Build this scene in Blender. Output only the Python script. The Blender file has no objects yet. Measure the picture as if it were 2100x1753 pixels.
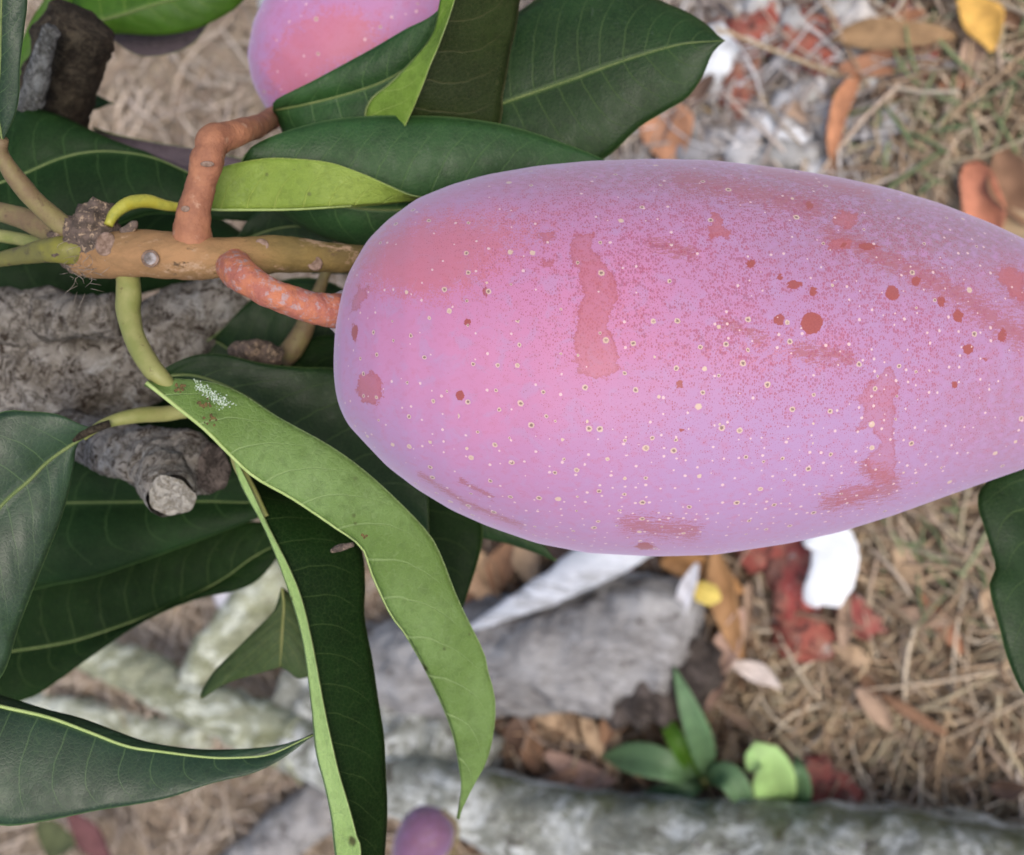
import bpy, math, random
import numpy as np
from mathutils import Vector, Matrix, noise
random.seed(7); RNG = np.random.default_rng(7)
scene = bpy.context.scene
COL = scene.collection

# ---------------------------------------------------------------- camera, sky, sun, exposure
TILT = math.radians(65)          # the phone looks steeply down at the ground, turned on its side
K = 0.997                        # frame width divided by distance
CAM_H = 0.725
CAM = Vector((0, 0, CAM_H))
D = Vector((0, math.cos(TILT), -math.sin(TILT)))
R = Vector((0, -math.sin(TILT), -math.cos(TILT)))
U = Vector((1, 0, 0))
cam_data = bpy.data.cameras.new("camera"); cam = bpy.data.objects.new("camera", cam_data); COL.objects.link(cam)
cam.matrix_world = Matrix(((R.x, U.x, -D.x, CAM.x), (R.y, U.y, -D.y, CAM.y), (R.z, U.z, -D.z, CAM.z), (0, 0, 0, 1)))
cam_data.lens = 36.0 / K
cam_data.clip_start = 0.01; cam_data.clip_end = 500
cam_data.dof.use_dof = True; cam_data.dof.focus_distance = 0.216; cam_data.dof.aperture_fstop = 14.5
scene.camera = cam
world = bpy.data.worlds.new("World"); scene.world = world; world.use_nodes = True
SUN_EL, SUN_AZ = math.radians(58), math.radians(200)
wn = world.node_tree.nodes
sky = wn.new("ShaderNodeTexSky"); sky.sky_type = 'NISHITA'; sky.sun_disc = False
sky.sun_elevation = SUN_EL; sky.sun_rotation = SUN_AZ; sky.dust_density = 4.0; sky.air_density = 1.0; sky.ozone_density = 0.6
world.node_tree.links.new(sky.outputs[0], wn["Background"].inputs[0]); wn["Background"].inputs[1].default_value = 0.15
sun_d = bpy.data.lights.new("sun", 'SUN'); sun_d.energy = 1.5; sun_d.angle = math.radians(35); sun_d.color = (1.0, 0.95, 0.88)
sun = bpy.data.objects.new("sun", sun_d); COL.objects.link(sun)
sdir = Vector((math.sin(SUN_AZ) * math.cos(SUN_EL), math.cos(SUN_AZ) * math.cos(SUN_EL), math.sin(SUN_EL)))
sun.rotation_euler = sdir.to_track_quat('Z', 'Y').to_euler(); sun.location = (0, 0, 3)
vs = scene.view_settings
vs.view_transform = 'Standard'; vs.look = 'None'; vs.gamma = 1; vs.use_curve_mapping = False; vs.exposure = 0.28

# ---------------------------------------------------------------- helpers
PX = K / 2100.0                  # one unit of the 2100 x 1753 picture grid per metre of distance
def ray(px, py):
    return D + R * ((px - 1050) * PX) - U * ((py - 876.5) * PX)
def W(px, py, d):
    """a real point in the garden: direction (px, py) seen from the camera, d metres along its axis"""
    return CAM + ray(px, py) * d
def G(px, py, h=0.0):
    """the point at height h above the ground in direction (px, py)"""
    v = ray(px, py); return CAM + v * ((h - CAM_H) / v.z)
def depth(p): return (p - CAM).dot(D)

def catmull(pts, n):
    """n points spread evenly along a smooth curve through pts (any dimension)"""
    P = np.array(pts, float)
    if len(P) == 2:
        t = np.linspace(0, 1, n)[:, None]; return P[0] * (1 - t) + P[1] * t
    E = np.vstack([2 * P[0] - P[1], P, 2 * P[-1] - P[-2]])
    out = []
    for i in range(1, len(E) - 2):
        t = np.linspace(0, 1, 24, endpoint=False)[:, None]
        p0, p1, p2, p3 = E[i - 1], E[i], E[i + 1], E[i + 2]
        out.append(0.5 * (2 * p1 + (p2 - p0) * t + (2 * p0 - 5 * p1 + 4 * p2 - p3) * t ** 2 + (3 * p1 - p0 - 3 * p2 + p3) * t ** 3))
    C = np.vstack(out + [P[-1:]])
    s = np.r_[0, np.cumsum(np.linalg.norm(np.diff(C[:, :2], axis=0), axis=1) + 1e-9)]
    q = np.linspace(0, s[-1], n)
    return np.stack([np.interp(q, s, C[:, k]) for k in range(C.shape[1])], 1)

def mesh_obj(name, V, F, mats, parent=None, smooth=True, uv=None, attrs=None, mat_idx=None):
    V = np.asarray(V, float).reshape(-1, 3)
    off = np.array(parent['_o'] if parent is not None else (0, 0, 0), float)
    if parent is None:
        base = V[np.argmin(V[:, 2])].copy(); off = base
    me = bpy.data.meshes.new(name)
    me.from_pydata((V - off).tolist(), [], [list(map(int, f)) for f in F] if not isinstance(F, np.ndarray) else F.tolist())
    for m in (mats if isinstance(mats, (list, tuple)) else [mats]): me.materials.append(m)
    if smooth: me.polygons.foreach_set("use_smooth", [True] * len(me.polygons))
    if mat_idx is not None: me.polygons.foreach_set("material_index", list(map(int, mat_idx)))
    if uv is not None:
        ul = me.uv_layers.new(name="UVMap")
        li = np.empty(len(me.loops), int); me.loops.foreach_get("vertex_index", li)
        ul.data.foreach_set("uv", np.asarray(uv, float)[li].ravel())
    for k, a in (attrs or {}).items():
        a = np.asarray(a, float)
        if a.ndim == 2:
            at = me.attributes.new(k, 'FLOAT_COLOR', 'POINT')
            at.data.foreach_set("color", np.c_[a, np.ones(len(a))].ravel())
        else:
            at = me.attributes.new(k, 'FLOAT', 'POINT'); at.data.foreach_set("value", a)
    me.update()
    o = bpy.data.objects.new(name, me); COL.objects.link(o)
    if parent is not None: o.parent = parent
    else: o.location = off
    o['_o'] = [float(x) for x in off]
    return o

def thing(name, label, cat, base, group=None):
    o = bpy.data.objects.new(name, None); COL.objects.link(o); o.empty_display_size = 0.02
    o.location = base; o['_o'] = [float(x) for x in base]
    return tag(o, label, cat, group)
def tag(o, label, cat, group=None):
    o['label'] = label; o['category'] = cat
    if group: o['group'] = group
    return o
def fbm(p, s, oct=3):
    return noise.fractal(Vector(p) * s, 1.0, 2.0, oct, noise_basis='PERLIN_ORIGINAL')

def tube_geo(P, rad, seg=18, rough=0.0, rscale=150.0, ridges=0.0, cap0=True, cap1=True, flat=1.0, seed=0.0):
    """swept tube along P (n x 3, metres) with radius rad (n); returns V, F, uv"""
    P = np.asarray(P, float); n = len(P)
    T = np.gradient(P, axis=0); T /= np.linalg.norm(T, axis=1)[:, None] + 1e-12
    up = np.array(D) if abs(np.dot(T[0], np.array(D))) < 0.9 else np.array(U)
    V, uv = [], []
    a = np.linspace(0, 2 * math.pi, seg, endpoint=False)
    s = np.r_[0, np.cumsum(np.linalg.norm(np.diff(P, axis=0), axis=1))]
    for i in range(n):
        b = np.cross(T[i], up); b /= np.linalg.norm(b) + 1e-12
        c = np.cross(b, T[i])
        up = c
        for k in range(seg):
            d_ = b * math.cos(a[k]) + c * math.sin(a[k]) * flat
            r = rad[i]
            if rough:
                q = P[i] + d_ * r + seed
                r *= 1 + rough * fbm(q, rscale, 4)
                if ridges: r *= 1 + ridges * (fbm((math.cos(a[k]) * 3 + seed, math.sin(a[k]) * 3, s[i] * 12), 1.6, 3))
            V.append(P[i] + d_ * r); uv.append((s[i] * 100, k / seg))
    F = [(i * seg + k, i * seg + (k + 1) % seg, (i + 1) * seg + (k + 1) % seg, (i + 1) * seg + k) for i in range(n - 1) for k in range(seg)]
    if cap0: V.append(P[0]); uv.append((0, 0)); c = len(V) - 1; F += [(c, (k + 1) % seg, k) for k in range(seg)]
    if cap1: V.append(P[-1]); uv.append((s[-1] * 100, 0)); c = len(V) - 1; b = (n - 1) * seg; F += [(c, b + k, b + (k + 1) % seg) for k in range(seg)]
    return np.array(V), F, np.array(uv)

def pxtube(name, pts, mat, parent, n=40, **kw):
    """tube from picture-grid control points (px, py, distance, radius in grid units)"""
    C = catmull(pts, n)
    P = np.array([W(*c[:3]) for c in C]); rad = C[:, 3] * PX * C[:, 2]
    V, F, uv = tube_geo(P, rad, **kw)
    return mesh_obj(name, V, F, mat, parent, uv=uv)

# ---------------------------------------------------------------- materials
class NT:
    def __init__(s, name):
        s.m = bpy.data.materials.new(name); s.m.use_nodes = True; s.t = s.m.node_tree
        s.b = s.t.nodes["Principled BSDF"]; s.out = s.t.nodes["Material Output"]
    def n(s, typ, **kw):
        x = s.t.nodes.new("ShaderNode" + typ)
        for k, v in kw.items(): setattr(x, k, v)
        return x
    def L(s, a, b): s.t.links.new(a, b)
    def put(s, v, sock):
        if hasattr(v, "is_linked") or isinstance(v, bpy.types.NodeSocket): s.L(v, sock)
        elif isinstance(v, (tuple, list)) and len(v) == 3 and sock.type == 'RGBA': sock.default_value = (*v, 1)
        else: sock.default_value = v
    def math(s, op, a, b=0.0, c=None, clamp=False):
        x = s.n("Math", operation=op, use_clamp=clamp); s.put(a, x.inputs[0]); s.put(b, x.inputs[1])
        if c is not None: s.put(c, x.inputs[2])
        return x.outputs[0]
    def ramp(s, v, lo, hi, a=0.0, b=1.0):
        x = s.n("MapRange", interpolation_type='SMOOTHSTEP'); s.put(v, x.inputs[0])
        for i, q in enumerate((lo, hi, a, b)): s.put(q, x.inputs[i + 1])
        return x.outputs[0]
    def mix(s, f, a, b, mode='MIX'):
        x = s.n("Mix", data_type='RGBA', blend_type=mode, clamp_factor=True)
        s.put(f, x.inputs[0]); s.put(a, x.inputs[6]); s.put(b, x.inputs[7]); return x.outputs[2]
    def coord(s, kind="Object", scale=(1, 1, 1)):
        x = s.n("TexCoord"); m = s.n("Mapping"); m.inputs['Scale'].default_value = scale
        s.L(x.outputs[kind], m.inputs[0]); return m.outputs[0]
    def noise(s, co, scale, detail=3, rough=0.55, dist=0.0, dim='3D'):
        x = s.n("TexNoise", noise_dimensions=dim); s.L(co, x.inputs['Vector'])
        x.inputs['Scale'].default_value = scale; x.inputs['Detail'].default_value = detail
        x.inputs['Roughness'].default_value = rough; x.inputs['Distortion'].default_value = dist; return x.outputs[0]
    def vor(s, co, scale, feature='F1', dim='3D', rnd=1.0):
        x = s.n("TexVoronoi", feature=feature, voronoi_dimensions=dim); s.L(co, x.inputs['Vector'])
        x.inputs['Scale'].default_value = scale; x.inputs['Randomness'].default_value = rnd; return x
    def attr(s, name, out='Fac'):
        x = s.n("Attribute", attribute_name=name); return x.outputs[out]
    def sep(s, v):
        x = s.n("SeparateXYZ"); s.L(v, x.inputs[0]); return x.outputs
    def comb(s, x, y, z=0.0):
        c = s.n("CombineXYZ"); s.put(x, c.inputs[0]); s.put(y, c.inputs[1]); s.put(z, c.inputs[2]); return c.outputs[0]
    def bump(s, h, strength=0.3, dist=0.001):
        x = s.n("Bump"); s.L(h, x.inputs['Height']); x.inputs['Strength'].default_value = strength; x.inputs['Distance'].default_value = dist
        s.L(x.outputs[0], s.b.inputs['Normal']); return x
    def fin(s, col, rough=0.6, spec=0.5, **kw):
        s.put(col, s.b.inputs['Base Color']); s.put(rough, s.b.inputs['Roughness']); s.b.inputs['Specular IOR Level'].default_value = spec
        for k, v in kw.items(): s.put(v, s.b.inputs[k.replace('_', ' ')])
        return s.m

def translucent(t, col, f):
    tr = t.n("BsdfTranslucent"); t.put(col, tr.inputs[0]); mx = t.n("MixShader"); mx.inputs[0].default_value = f
    t.L(t.b.outputs[0], mx.inputs[1]); t.L(tr.outputs[0], mx.inputs[2]); t.L(mx.outputs[0], t.out.inputs[0])

def leaf_mat(name, col, vein, rough=0.38, spec=0.5, trans=0.12, veinw=0.035, veinf=0.55, spots=0.0, col2=None, tcol=None, bump=0.25, dust=0.0):
    t = NT(name)
    u = t.n("UVMap"); sx = t.sep(u.outputs[0])
    obj = t.coord("Object")
    a = t.math('ABSOLUTE', sx[1])
    wob = t.math('MULTIPLY', t.math('SUBTRACT', t.noise(obj, 90, 2), 0.5), 0.35)
    ph = t.math('ADD', t.math('SUBTRACT', sx[0], t.math('ADD', t.math('MULTIPLY', a, 0.75), t.math('MULTIPLY', t.math('POWER', a, 3.0), 1.1))), wob)
    fr = t.math('ABSOLUTE', t.math('SUBTRACT', t.math('FRACT', ph), 0.5))
    wdt = t.math('MULTIPLY_ADD', t.math('SUBTRACT', 1.0, a), veinw, 0.012)
    line = t.math('MULTIPLY', t.ramp(fr, wdt, 0.004, 0, 1), t.ramp(a, 0.99, 0.7))
    mid = t.ramp(a, 0.05, 0.015)
    allv = t.math('MAXIMUM', line, mid)
    n1 = t.noise(obj, 45, 4); n2 = t.noise(obj, 420, 3)
    net = t.vor(obj, 900, 'DISTANCE_TO_EDGE').outputs[0]
    col2 = col2 or tuple(c * 1.5 for c in col)
    c = t.mix(t.ramp(n1, 0.35, 0.7), col, col2)
    c = t.mix(t.math('MULTIPLY', t.ramp(n2, 0.45, 0.7), 0.35), c, tuple(x * 0.55 for x in col))
    c = t.mix(t.math('MULTIPLY', t.ramp(net, 0.07, 0.0), 0.22), c, vein)
    c = t.mix(t.math('MULTIPLY', allv, veinf), c, vein)
    c = t.mix(t.ramp(a, 0.975, 0.995), c, vein)
    if dust:
        c = t.mix(t.math('MULTIPLY', t.ramp(t.noise(obj, 700, 5, 0.7), 0.6, 0.75), dust), c, (0.35, 0.4, 0.38))
    if spots:
        v = t.vor(obj, 110); sd = t.math('ADD', v.outputs[0], t.math('MULTIPLY', t.noise(obj, 900, 2), 0.12))
        keep = t.ramp(t.sep(v.outputs[1])[0], 1 - spots, 1 - spots + 0.01)
        c = t.mix(t.math('MULTIPLY', t.math('MULTIPLY', t.ramp(sd, 0.24, 0.12), keep), 0.85), c, (0.05, 0.035, 0.015))
        v = t.vor(obj, 380)
        keep = t.ramp(t.sep(v.outputs[1])[1], 0.9, 0.91)
        c = t.mix(t.math('MULTIPLY', t.math('MULTIPLY', t.ramp(v.outputs[0], 0.25, 0.1), keep), 0.6), c, (0.05, 0.05, 0.015))
    h = t.math('ADD', t.math('MULTIPLY', allv, -1.0), t.math('ADD', t.math('MULTIPLY', t.ramp(net, 0.0, 0.2), 0.25), t.math('MULTIPLY', n1, 0.8)))
    t.bump(h, bump, 0.0006)
    m = t.fin(c, t.ramp(t.noise(obj, 160, 3), 0.3, 0.7, rough - 0.06, rough + 0.1), spec)
    if trans: translucent(t, tcol or tuple(min(1, x * 2.2) for x in col2), trans)
    return m

LEAF = {
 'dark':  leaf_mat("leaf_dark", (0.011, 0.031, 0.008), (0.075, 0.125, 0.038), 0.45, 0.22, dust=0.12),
 'deep_shade':  leaf_mat("leaf_deep_shade", (0.005, 0.016, 0.003), (0.05, 0.085, 0.025), 0.55, 0.08, veinf=0.4, trans=0.05),  # near-black green: deep shade among the leaves is put into the colour
 'shade': leaf_mat("leaf_shade", (0.007, 0.022, 0.005), (0.05, 0.1, 0.03), 0.5, 0.12, veinf=0.45),  # darker leaf green with shade painted into it
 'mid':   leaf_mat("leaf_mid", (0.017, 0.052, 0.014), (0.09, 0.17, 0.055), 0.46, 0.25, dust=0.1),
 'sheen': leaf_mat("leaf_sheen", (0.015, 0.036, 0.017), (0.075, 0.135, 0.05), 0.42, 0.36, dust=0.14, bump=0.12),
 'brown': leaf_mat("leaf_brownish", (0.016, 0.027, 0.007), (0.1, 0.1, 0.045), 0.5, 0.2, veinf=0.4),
 'lit':   leaf_mat("leaf_lit", (0.05, 0.13, 0.012), (0.2, 0.3, 0.05), 0.45, 0.3, trans=0.4, tcol=(0.2, 0.42, 0.02)),  # brighter leaf green, the backlight painted into its colour
}
UNDER = leaf_mat("leaf_underside", (0.11, 0.19, 0.04), (0.27, 0.38, 0.15), 0.55, 0.25, trans=0.2, spots=0.22, col2=(0.18, 0.285, 0.09), tcol=(0.3, 0.5, 0.08), veinf=0.6, veinw=0.05, bump=0.5)
UNDERY = leaf_mat("leaf_underside_yellow", (0.17, 0.26, 0.035), (0.33, 0.42, 0.1), 0.55, 0.25, trans=0.15, spots=0.2, col2=(0.24, 0.33, 0.06), veinf=0.6, veinw=0.05, bump=0.5)
UNDERP = leaf_mat("leaf_underside_purple", (0.11, 0.085, 0.1), (0.2, 0.16, 0.17), 0.55, 0.25, trans=0.05)
UNDERD = leaf_mat("leaf_underside_dull", (0.1, 0.16, 0.075), (0.2, 0.26, 0.12), 0.6, 0.2, trans=0.05)
def plain(name, a, b, scale=200, rough=0.6, spec=0.35, bump=0.3, stretch=(1, 1, 1), c3=None, f3=(0.55, 0.7)):
    t = NT(name); co = t.coord("Object", stretch); n_ = t.noise(co, scale, 5, 0.65)
    c = t.mix(t.ramp(n_, 0.35, 0.65), a, b)
    if c3: c = t.mix(t.ramp(t.noise(co, scale * 2.3, 4, 0.7), *f3), c, c3)
    t.bump(t.noise(co, scale * 1.7, 5, 0.7), bump, 0.0008); return t.fin(c, rough, spec)
RIM = plain("leaf_margin", (0.12, 0.17, 0.05), (0.17, 0.22, 0.08), 300)
MIDRIB = plain("midrib_pale", (0.1, 0.145, 0.04), (0.14, 0.18, 0.06), 300)
MIDRIBL = plain("midrib_light", (0.3, 0.4, 0.13), (0.36, 0.46, 0.17), 300)
PETIOLE = plain("petiole_green", (0.19, 0.21, 0.06), (0.25, 0.25, 0.09), 130, 0.5, c3=(0.13, 0.1, 0.04), f3=(0.62, 0.75))
PETIOLEB = plain("petiole_brown", (0.2, 0.17, 0.07), (0.16, 0.11, 0.06), 160, 0.6, c3=(0.09, 0.06, 0.035))
PETIOLEY = plain("petiole_yellow", (0.33, 0.3, 0.03), (0.36, 0.35, 0.06), 130, 0.45, c3=(0.25, 0.26, 0.04), f3=(0.5, 0.7))
PETIOLEO = plain("petiole_olive", (0.2, 0.19, 0.03), (0.12, 0.115, 0.035), 90, 0.5, c3=(0.07, 0.06, 0.03), f3=(0.55, 0.7))
def stem_mat():
    t = NT("stem_ochre"); co = t.coord("Object", (1, 0.5, 0.5)); u = t.sep(t.n("UVMap").outputs[0])[0]
    n1 = t.noise(co, 90, 6, 0.7)
    old = t.mix(t.ramp(n1, 0.35, 0.65), (0.32, 0.18, 0.085), (0.22, 0.13, 0.06))
    young = t.mix(t.ramp(n1, 0.35, 0.65), (0.2, 0.14, 0.045), (0.12, 0.085, 0.03))
    c = t.mix(t.ramp(t.math('ADD', u, t.math('MULTIPLY', t.math('SUBTRACT', n1, 0.5), 3.0)), 2.6, 5.2), old, young)
    c = t.mix(t.ramp(t.noise(co, 210, 5, 0.75), 0.54, 0.66), c, (0.36, 0.24, 0.15))
    c = t.mix(t.ramp(t.noise(co, 300, 5, 0.75), 0.6, 0.68), c, (0.09, 0.055, 0.03))
    t.bump(t.noise(co, 170, 6, 0.75), 0.9, 0.0012); return t.fin(c, 0.75, 0.25)
STEM = stem_mat()
STALK = plain("stalk_tan", (0.34, 0.15, 0.08), (0.22, 0.09, 0.052), 130, 0.7, c3=(0.36, 0.2, 0.13), f3=(0.56, 0.7), bump=0.9)
STALKR = plain("stalk_orange", (0.46, 0.165, 0.085), (0.34, 0.115, 0.085), 260, 0.65, c3=(0.36, 0.25, 0.25), f3=(0.5, 0.66), bump=0.9)
SCAR = plain("leaf_scar_grey", (0.12, 0.1, 0.09), (0.36, 0.33, 0.33), 420, 0.85, bump=0.8)
SCARB = plain("leaf_scar_brown", (0.12, 0.075, 0.05), (0.26, 0.18, 0.14), 500, 0.8)
NODE = plain("node_husk", (0.15, 0.11, 0.09), (0.06, 0.045, 0.035), 350, 0.9, c3=(0.34, 0.25, 0.17), f3=(0.55, 0.62), bump=1.0)
HAIR = plain("husk_fibre", (0.3, 0.26, 0.22), (0.2, 0.16, 0.13), 300, 0.8)

def bark(name, a, b, dark, scale=60, lich=None, lf=(0.52, 0.62), spec=0.2, stretch=(1, 1, 1), cr=(0.5, 0.6), df=(0.56, 0.68), bstr=0.8, fisw=0.75, moss=False):
    t = NT(name); co = t.coord("Object", stretch)
    n1 = t.noise(co, scale, 8, 0.72, 0.4)
    c = t.mix(t.ramp(n1, 0.36, 0.62), a, b)
    ng = t.noise(co, scale * 6, 5, 0.75)
    c = t.mix(t.math('MULTIPLY', t.ramp(ng, 0.5, 0.66), 0.55), c, tuple(x * 1.35 for x in b))
    n2 = t.noise(co, scale * 2.3, 7, 0.75, 0.8)
    c = t.mix(t.ramp(n2, *df), c, dark)
    fis = t.math('ABSOLUTE', t.math('SUBTRACT', t.noise(co, scale * 0.8, 6, 0.7, 0.6), 0.5))
    c = t.mix(t.math('MULTIPLY', t.ramp(fis, 0.03, 0.0), fisw), c, dark)
    if lich: c = t.mix(t.math('MULTIPLY', t.ramp(t.noise(co, scale * 0.9, 9, 0.75, 0.8), *lf), t.ramp(ng, 0.36, 0.5)), c, lich)
    if moss:
        v = t.sep(t.n("UVMap").outputs[0])[1]
        mv = t.math('ADD', v, t.math('MULTIPLY', t.math('SUBTRACT', n1, 0.5), 0.55))
        c = t.mix(t.math('MULTIPLY', t.math('MULTIPLY', t.ramp(mv, 0.86, 0.97), t.ramp(n2, 0.36, 0.5)), 0.85), c, t.mix(ng, (0.06, 0.065, 0.03), (0.15, 0.165, 0.08)))
    t.bump(t.math('ADD', n1, t.math('ADD', t.math('MULTIPLY', ng, 0.35), t.math('MULTIPLY', t.ramp(fis, 0.0, 0.06), 0.35))), bstr, 0.003)
    return t.fin(c, 0.9, spec)
BARK = bark("bark_grey", (0.12, 0.105, 0.085), (0.24, 0.22, 0.195), (0.035, 0.025, 0.018), 140, df=(0.52, 0.62), bstr=0.6)
BARKP = bark("bark_pale_lichen", (0.15, 0.13, 0.105), (0.28, 0.26, 0.235), (0.035, 0.024, 0.016), 130, df=(0.52, 0.6), lich=(0.36, 0.35, 0.33), lf=(0.54, 0.64), bstr=0.6)
BARKD = bark("bark_dark", (0.035, 0.026, 0.018), (0.08, 0.065, 0.045), (0.012, 0.009, 0.007), 170)
BARKL = bark("bark_side_grey", (0.1, 0.1, 0.09), (0.22, 0.23, 0.23), (0.02, 0.018, 0.015), 150)
CUT = bark("cut_wood", (0.36, 0.34, 0.3), (0.48, 0.45, 0.4), (0.2, 0.17, 0.12), 190)
LICHEN = bark("bark_lichen", (0.17, 0.175, 0.14), (0.35, 0.36, 0.32), (0.06, 0.05, 0.036), 36, lich=(0.6, 0.62, 0.6), lf=(0.48, 0.56), stretch=(1.2, 0.8, 1), df=(0.54, 0.63), fisw=0.2, moss=True)
LICHENG = bark("bark_green_lichen", (0.17, 0.18, 0.1), (0.36, 0.375, 0.27), (0.09, 0.075, 0.05), 30, lich=(0.6, 0.63, 0.54), lf=(0.49, 0.57), stretch=(1.5, 0.6, 1), df=(0.56, 0.68), fisw=0.2)
LOGW = bark("weathered_wood", (0.19, 0.18, 0.175), (0.34, 0.335, 0.335), (0.06, 0.05, 0.045), 22, stretch=(1.2, 0.5, 1), df=(0.52, 0.66), fisw=0.15)
BLEACH = bark("bleached_wood", (0.44, 0.47, 0.52), (0.56, 0.58, 0.63), (0.27, 0.27, 0.27), 18, stretch=(2, 0.4, 1), df=(0.62, 0.8))
ROT = bark("rotten_wood", (0.05, 0.04, 0.035), (0.11, 0.09, 0.08), (0.015, 0.012, 0.01), 60)

def colattr(name, rough=0.8, spec=0.2, var=0.35, scale=60):
    t = NT(name); c = t.attr("Col", 'Color'); co = t.coord("Object")
    c = t.mix(t.math('MULTIPLY', t.ramp(t.noise(co, scale, 4, 0.65), 0.4, 0.7), var), c, t.mix(1.0, c, (0.4, 0.36, 0.33), 'MULTIPLY'))
    t.bump(t.noise(co, scale * 4, 4), 0.3, 0.001); return t.fin(c, rough, spec)
STRAW = colattr("straw", var=0.15)
LITTER = colattr("dead_leaf", 0.7, 0.3, 0.5, 70)
STONE = colattr("stone", 0.9, 0.15, 0.6, 120)

def brick_mat():
    t = NT("old_brick"); c = t.attr("Col", 'Color'); co = t.coord("Object")
    c = t.mix(t.ramp(t.noise(co, 45, 6, 0.7), 0.42, 0.6), c, t.mix(0.6, c, (0.34, 0.22, 0.16)))
    c = t.mix(t.ramp(t.noise(co, 130, 5, 0.75), 0.52, 0.62), c, (0.1, 0.05, 0.045))
    c = t.mix(t.ramp(t.noise(co, 75, 6, 0.75), 0.57, 0.66), c, (0.42, 0.36, 0.33))
    t.bump(t.noise(co, 90, 6, 0.7), 1.0, 0.004); return t.fin(c, 0.95, 0.1)
BRICK = brick_mat()
def soil_mat():
    t = NT("soil"); co = t.coord("Object")
    c = t.mix(t.ramp(t.noise(co, 9, 6, 0.65), 0.35, 0.65), (0.3, 0.235, 0.175), (0.45, 0.37, 0.28))
    c = t.mix(t.ramp(t.noise(co, 60, 6, 0.7), 0.54, 0.68), c, (0.11, 0.08, 0.06))
    c = t.mix(t.ramp(t.noise(co, 120, 5, 0.7), 0.58, 0.68), c, (0.4, 0.37, 0.34))
    t.bump(t.noise(co, 80, 6, 0.7), 1.0, 0.01); return t.fin(c, 0.95, 0.15)
SOIL = soil_mat()

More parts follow.
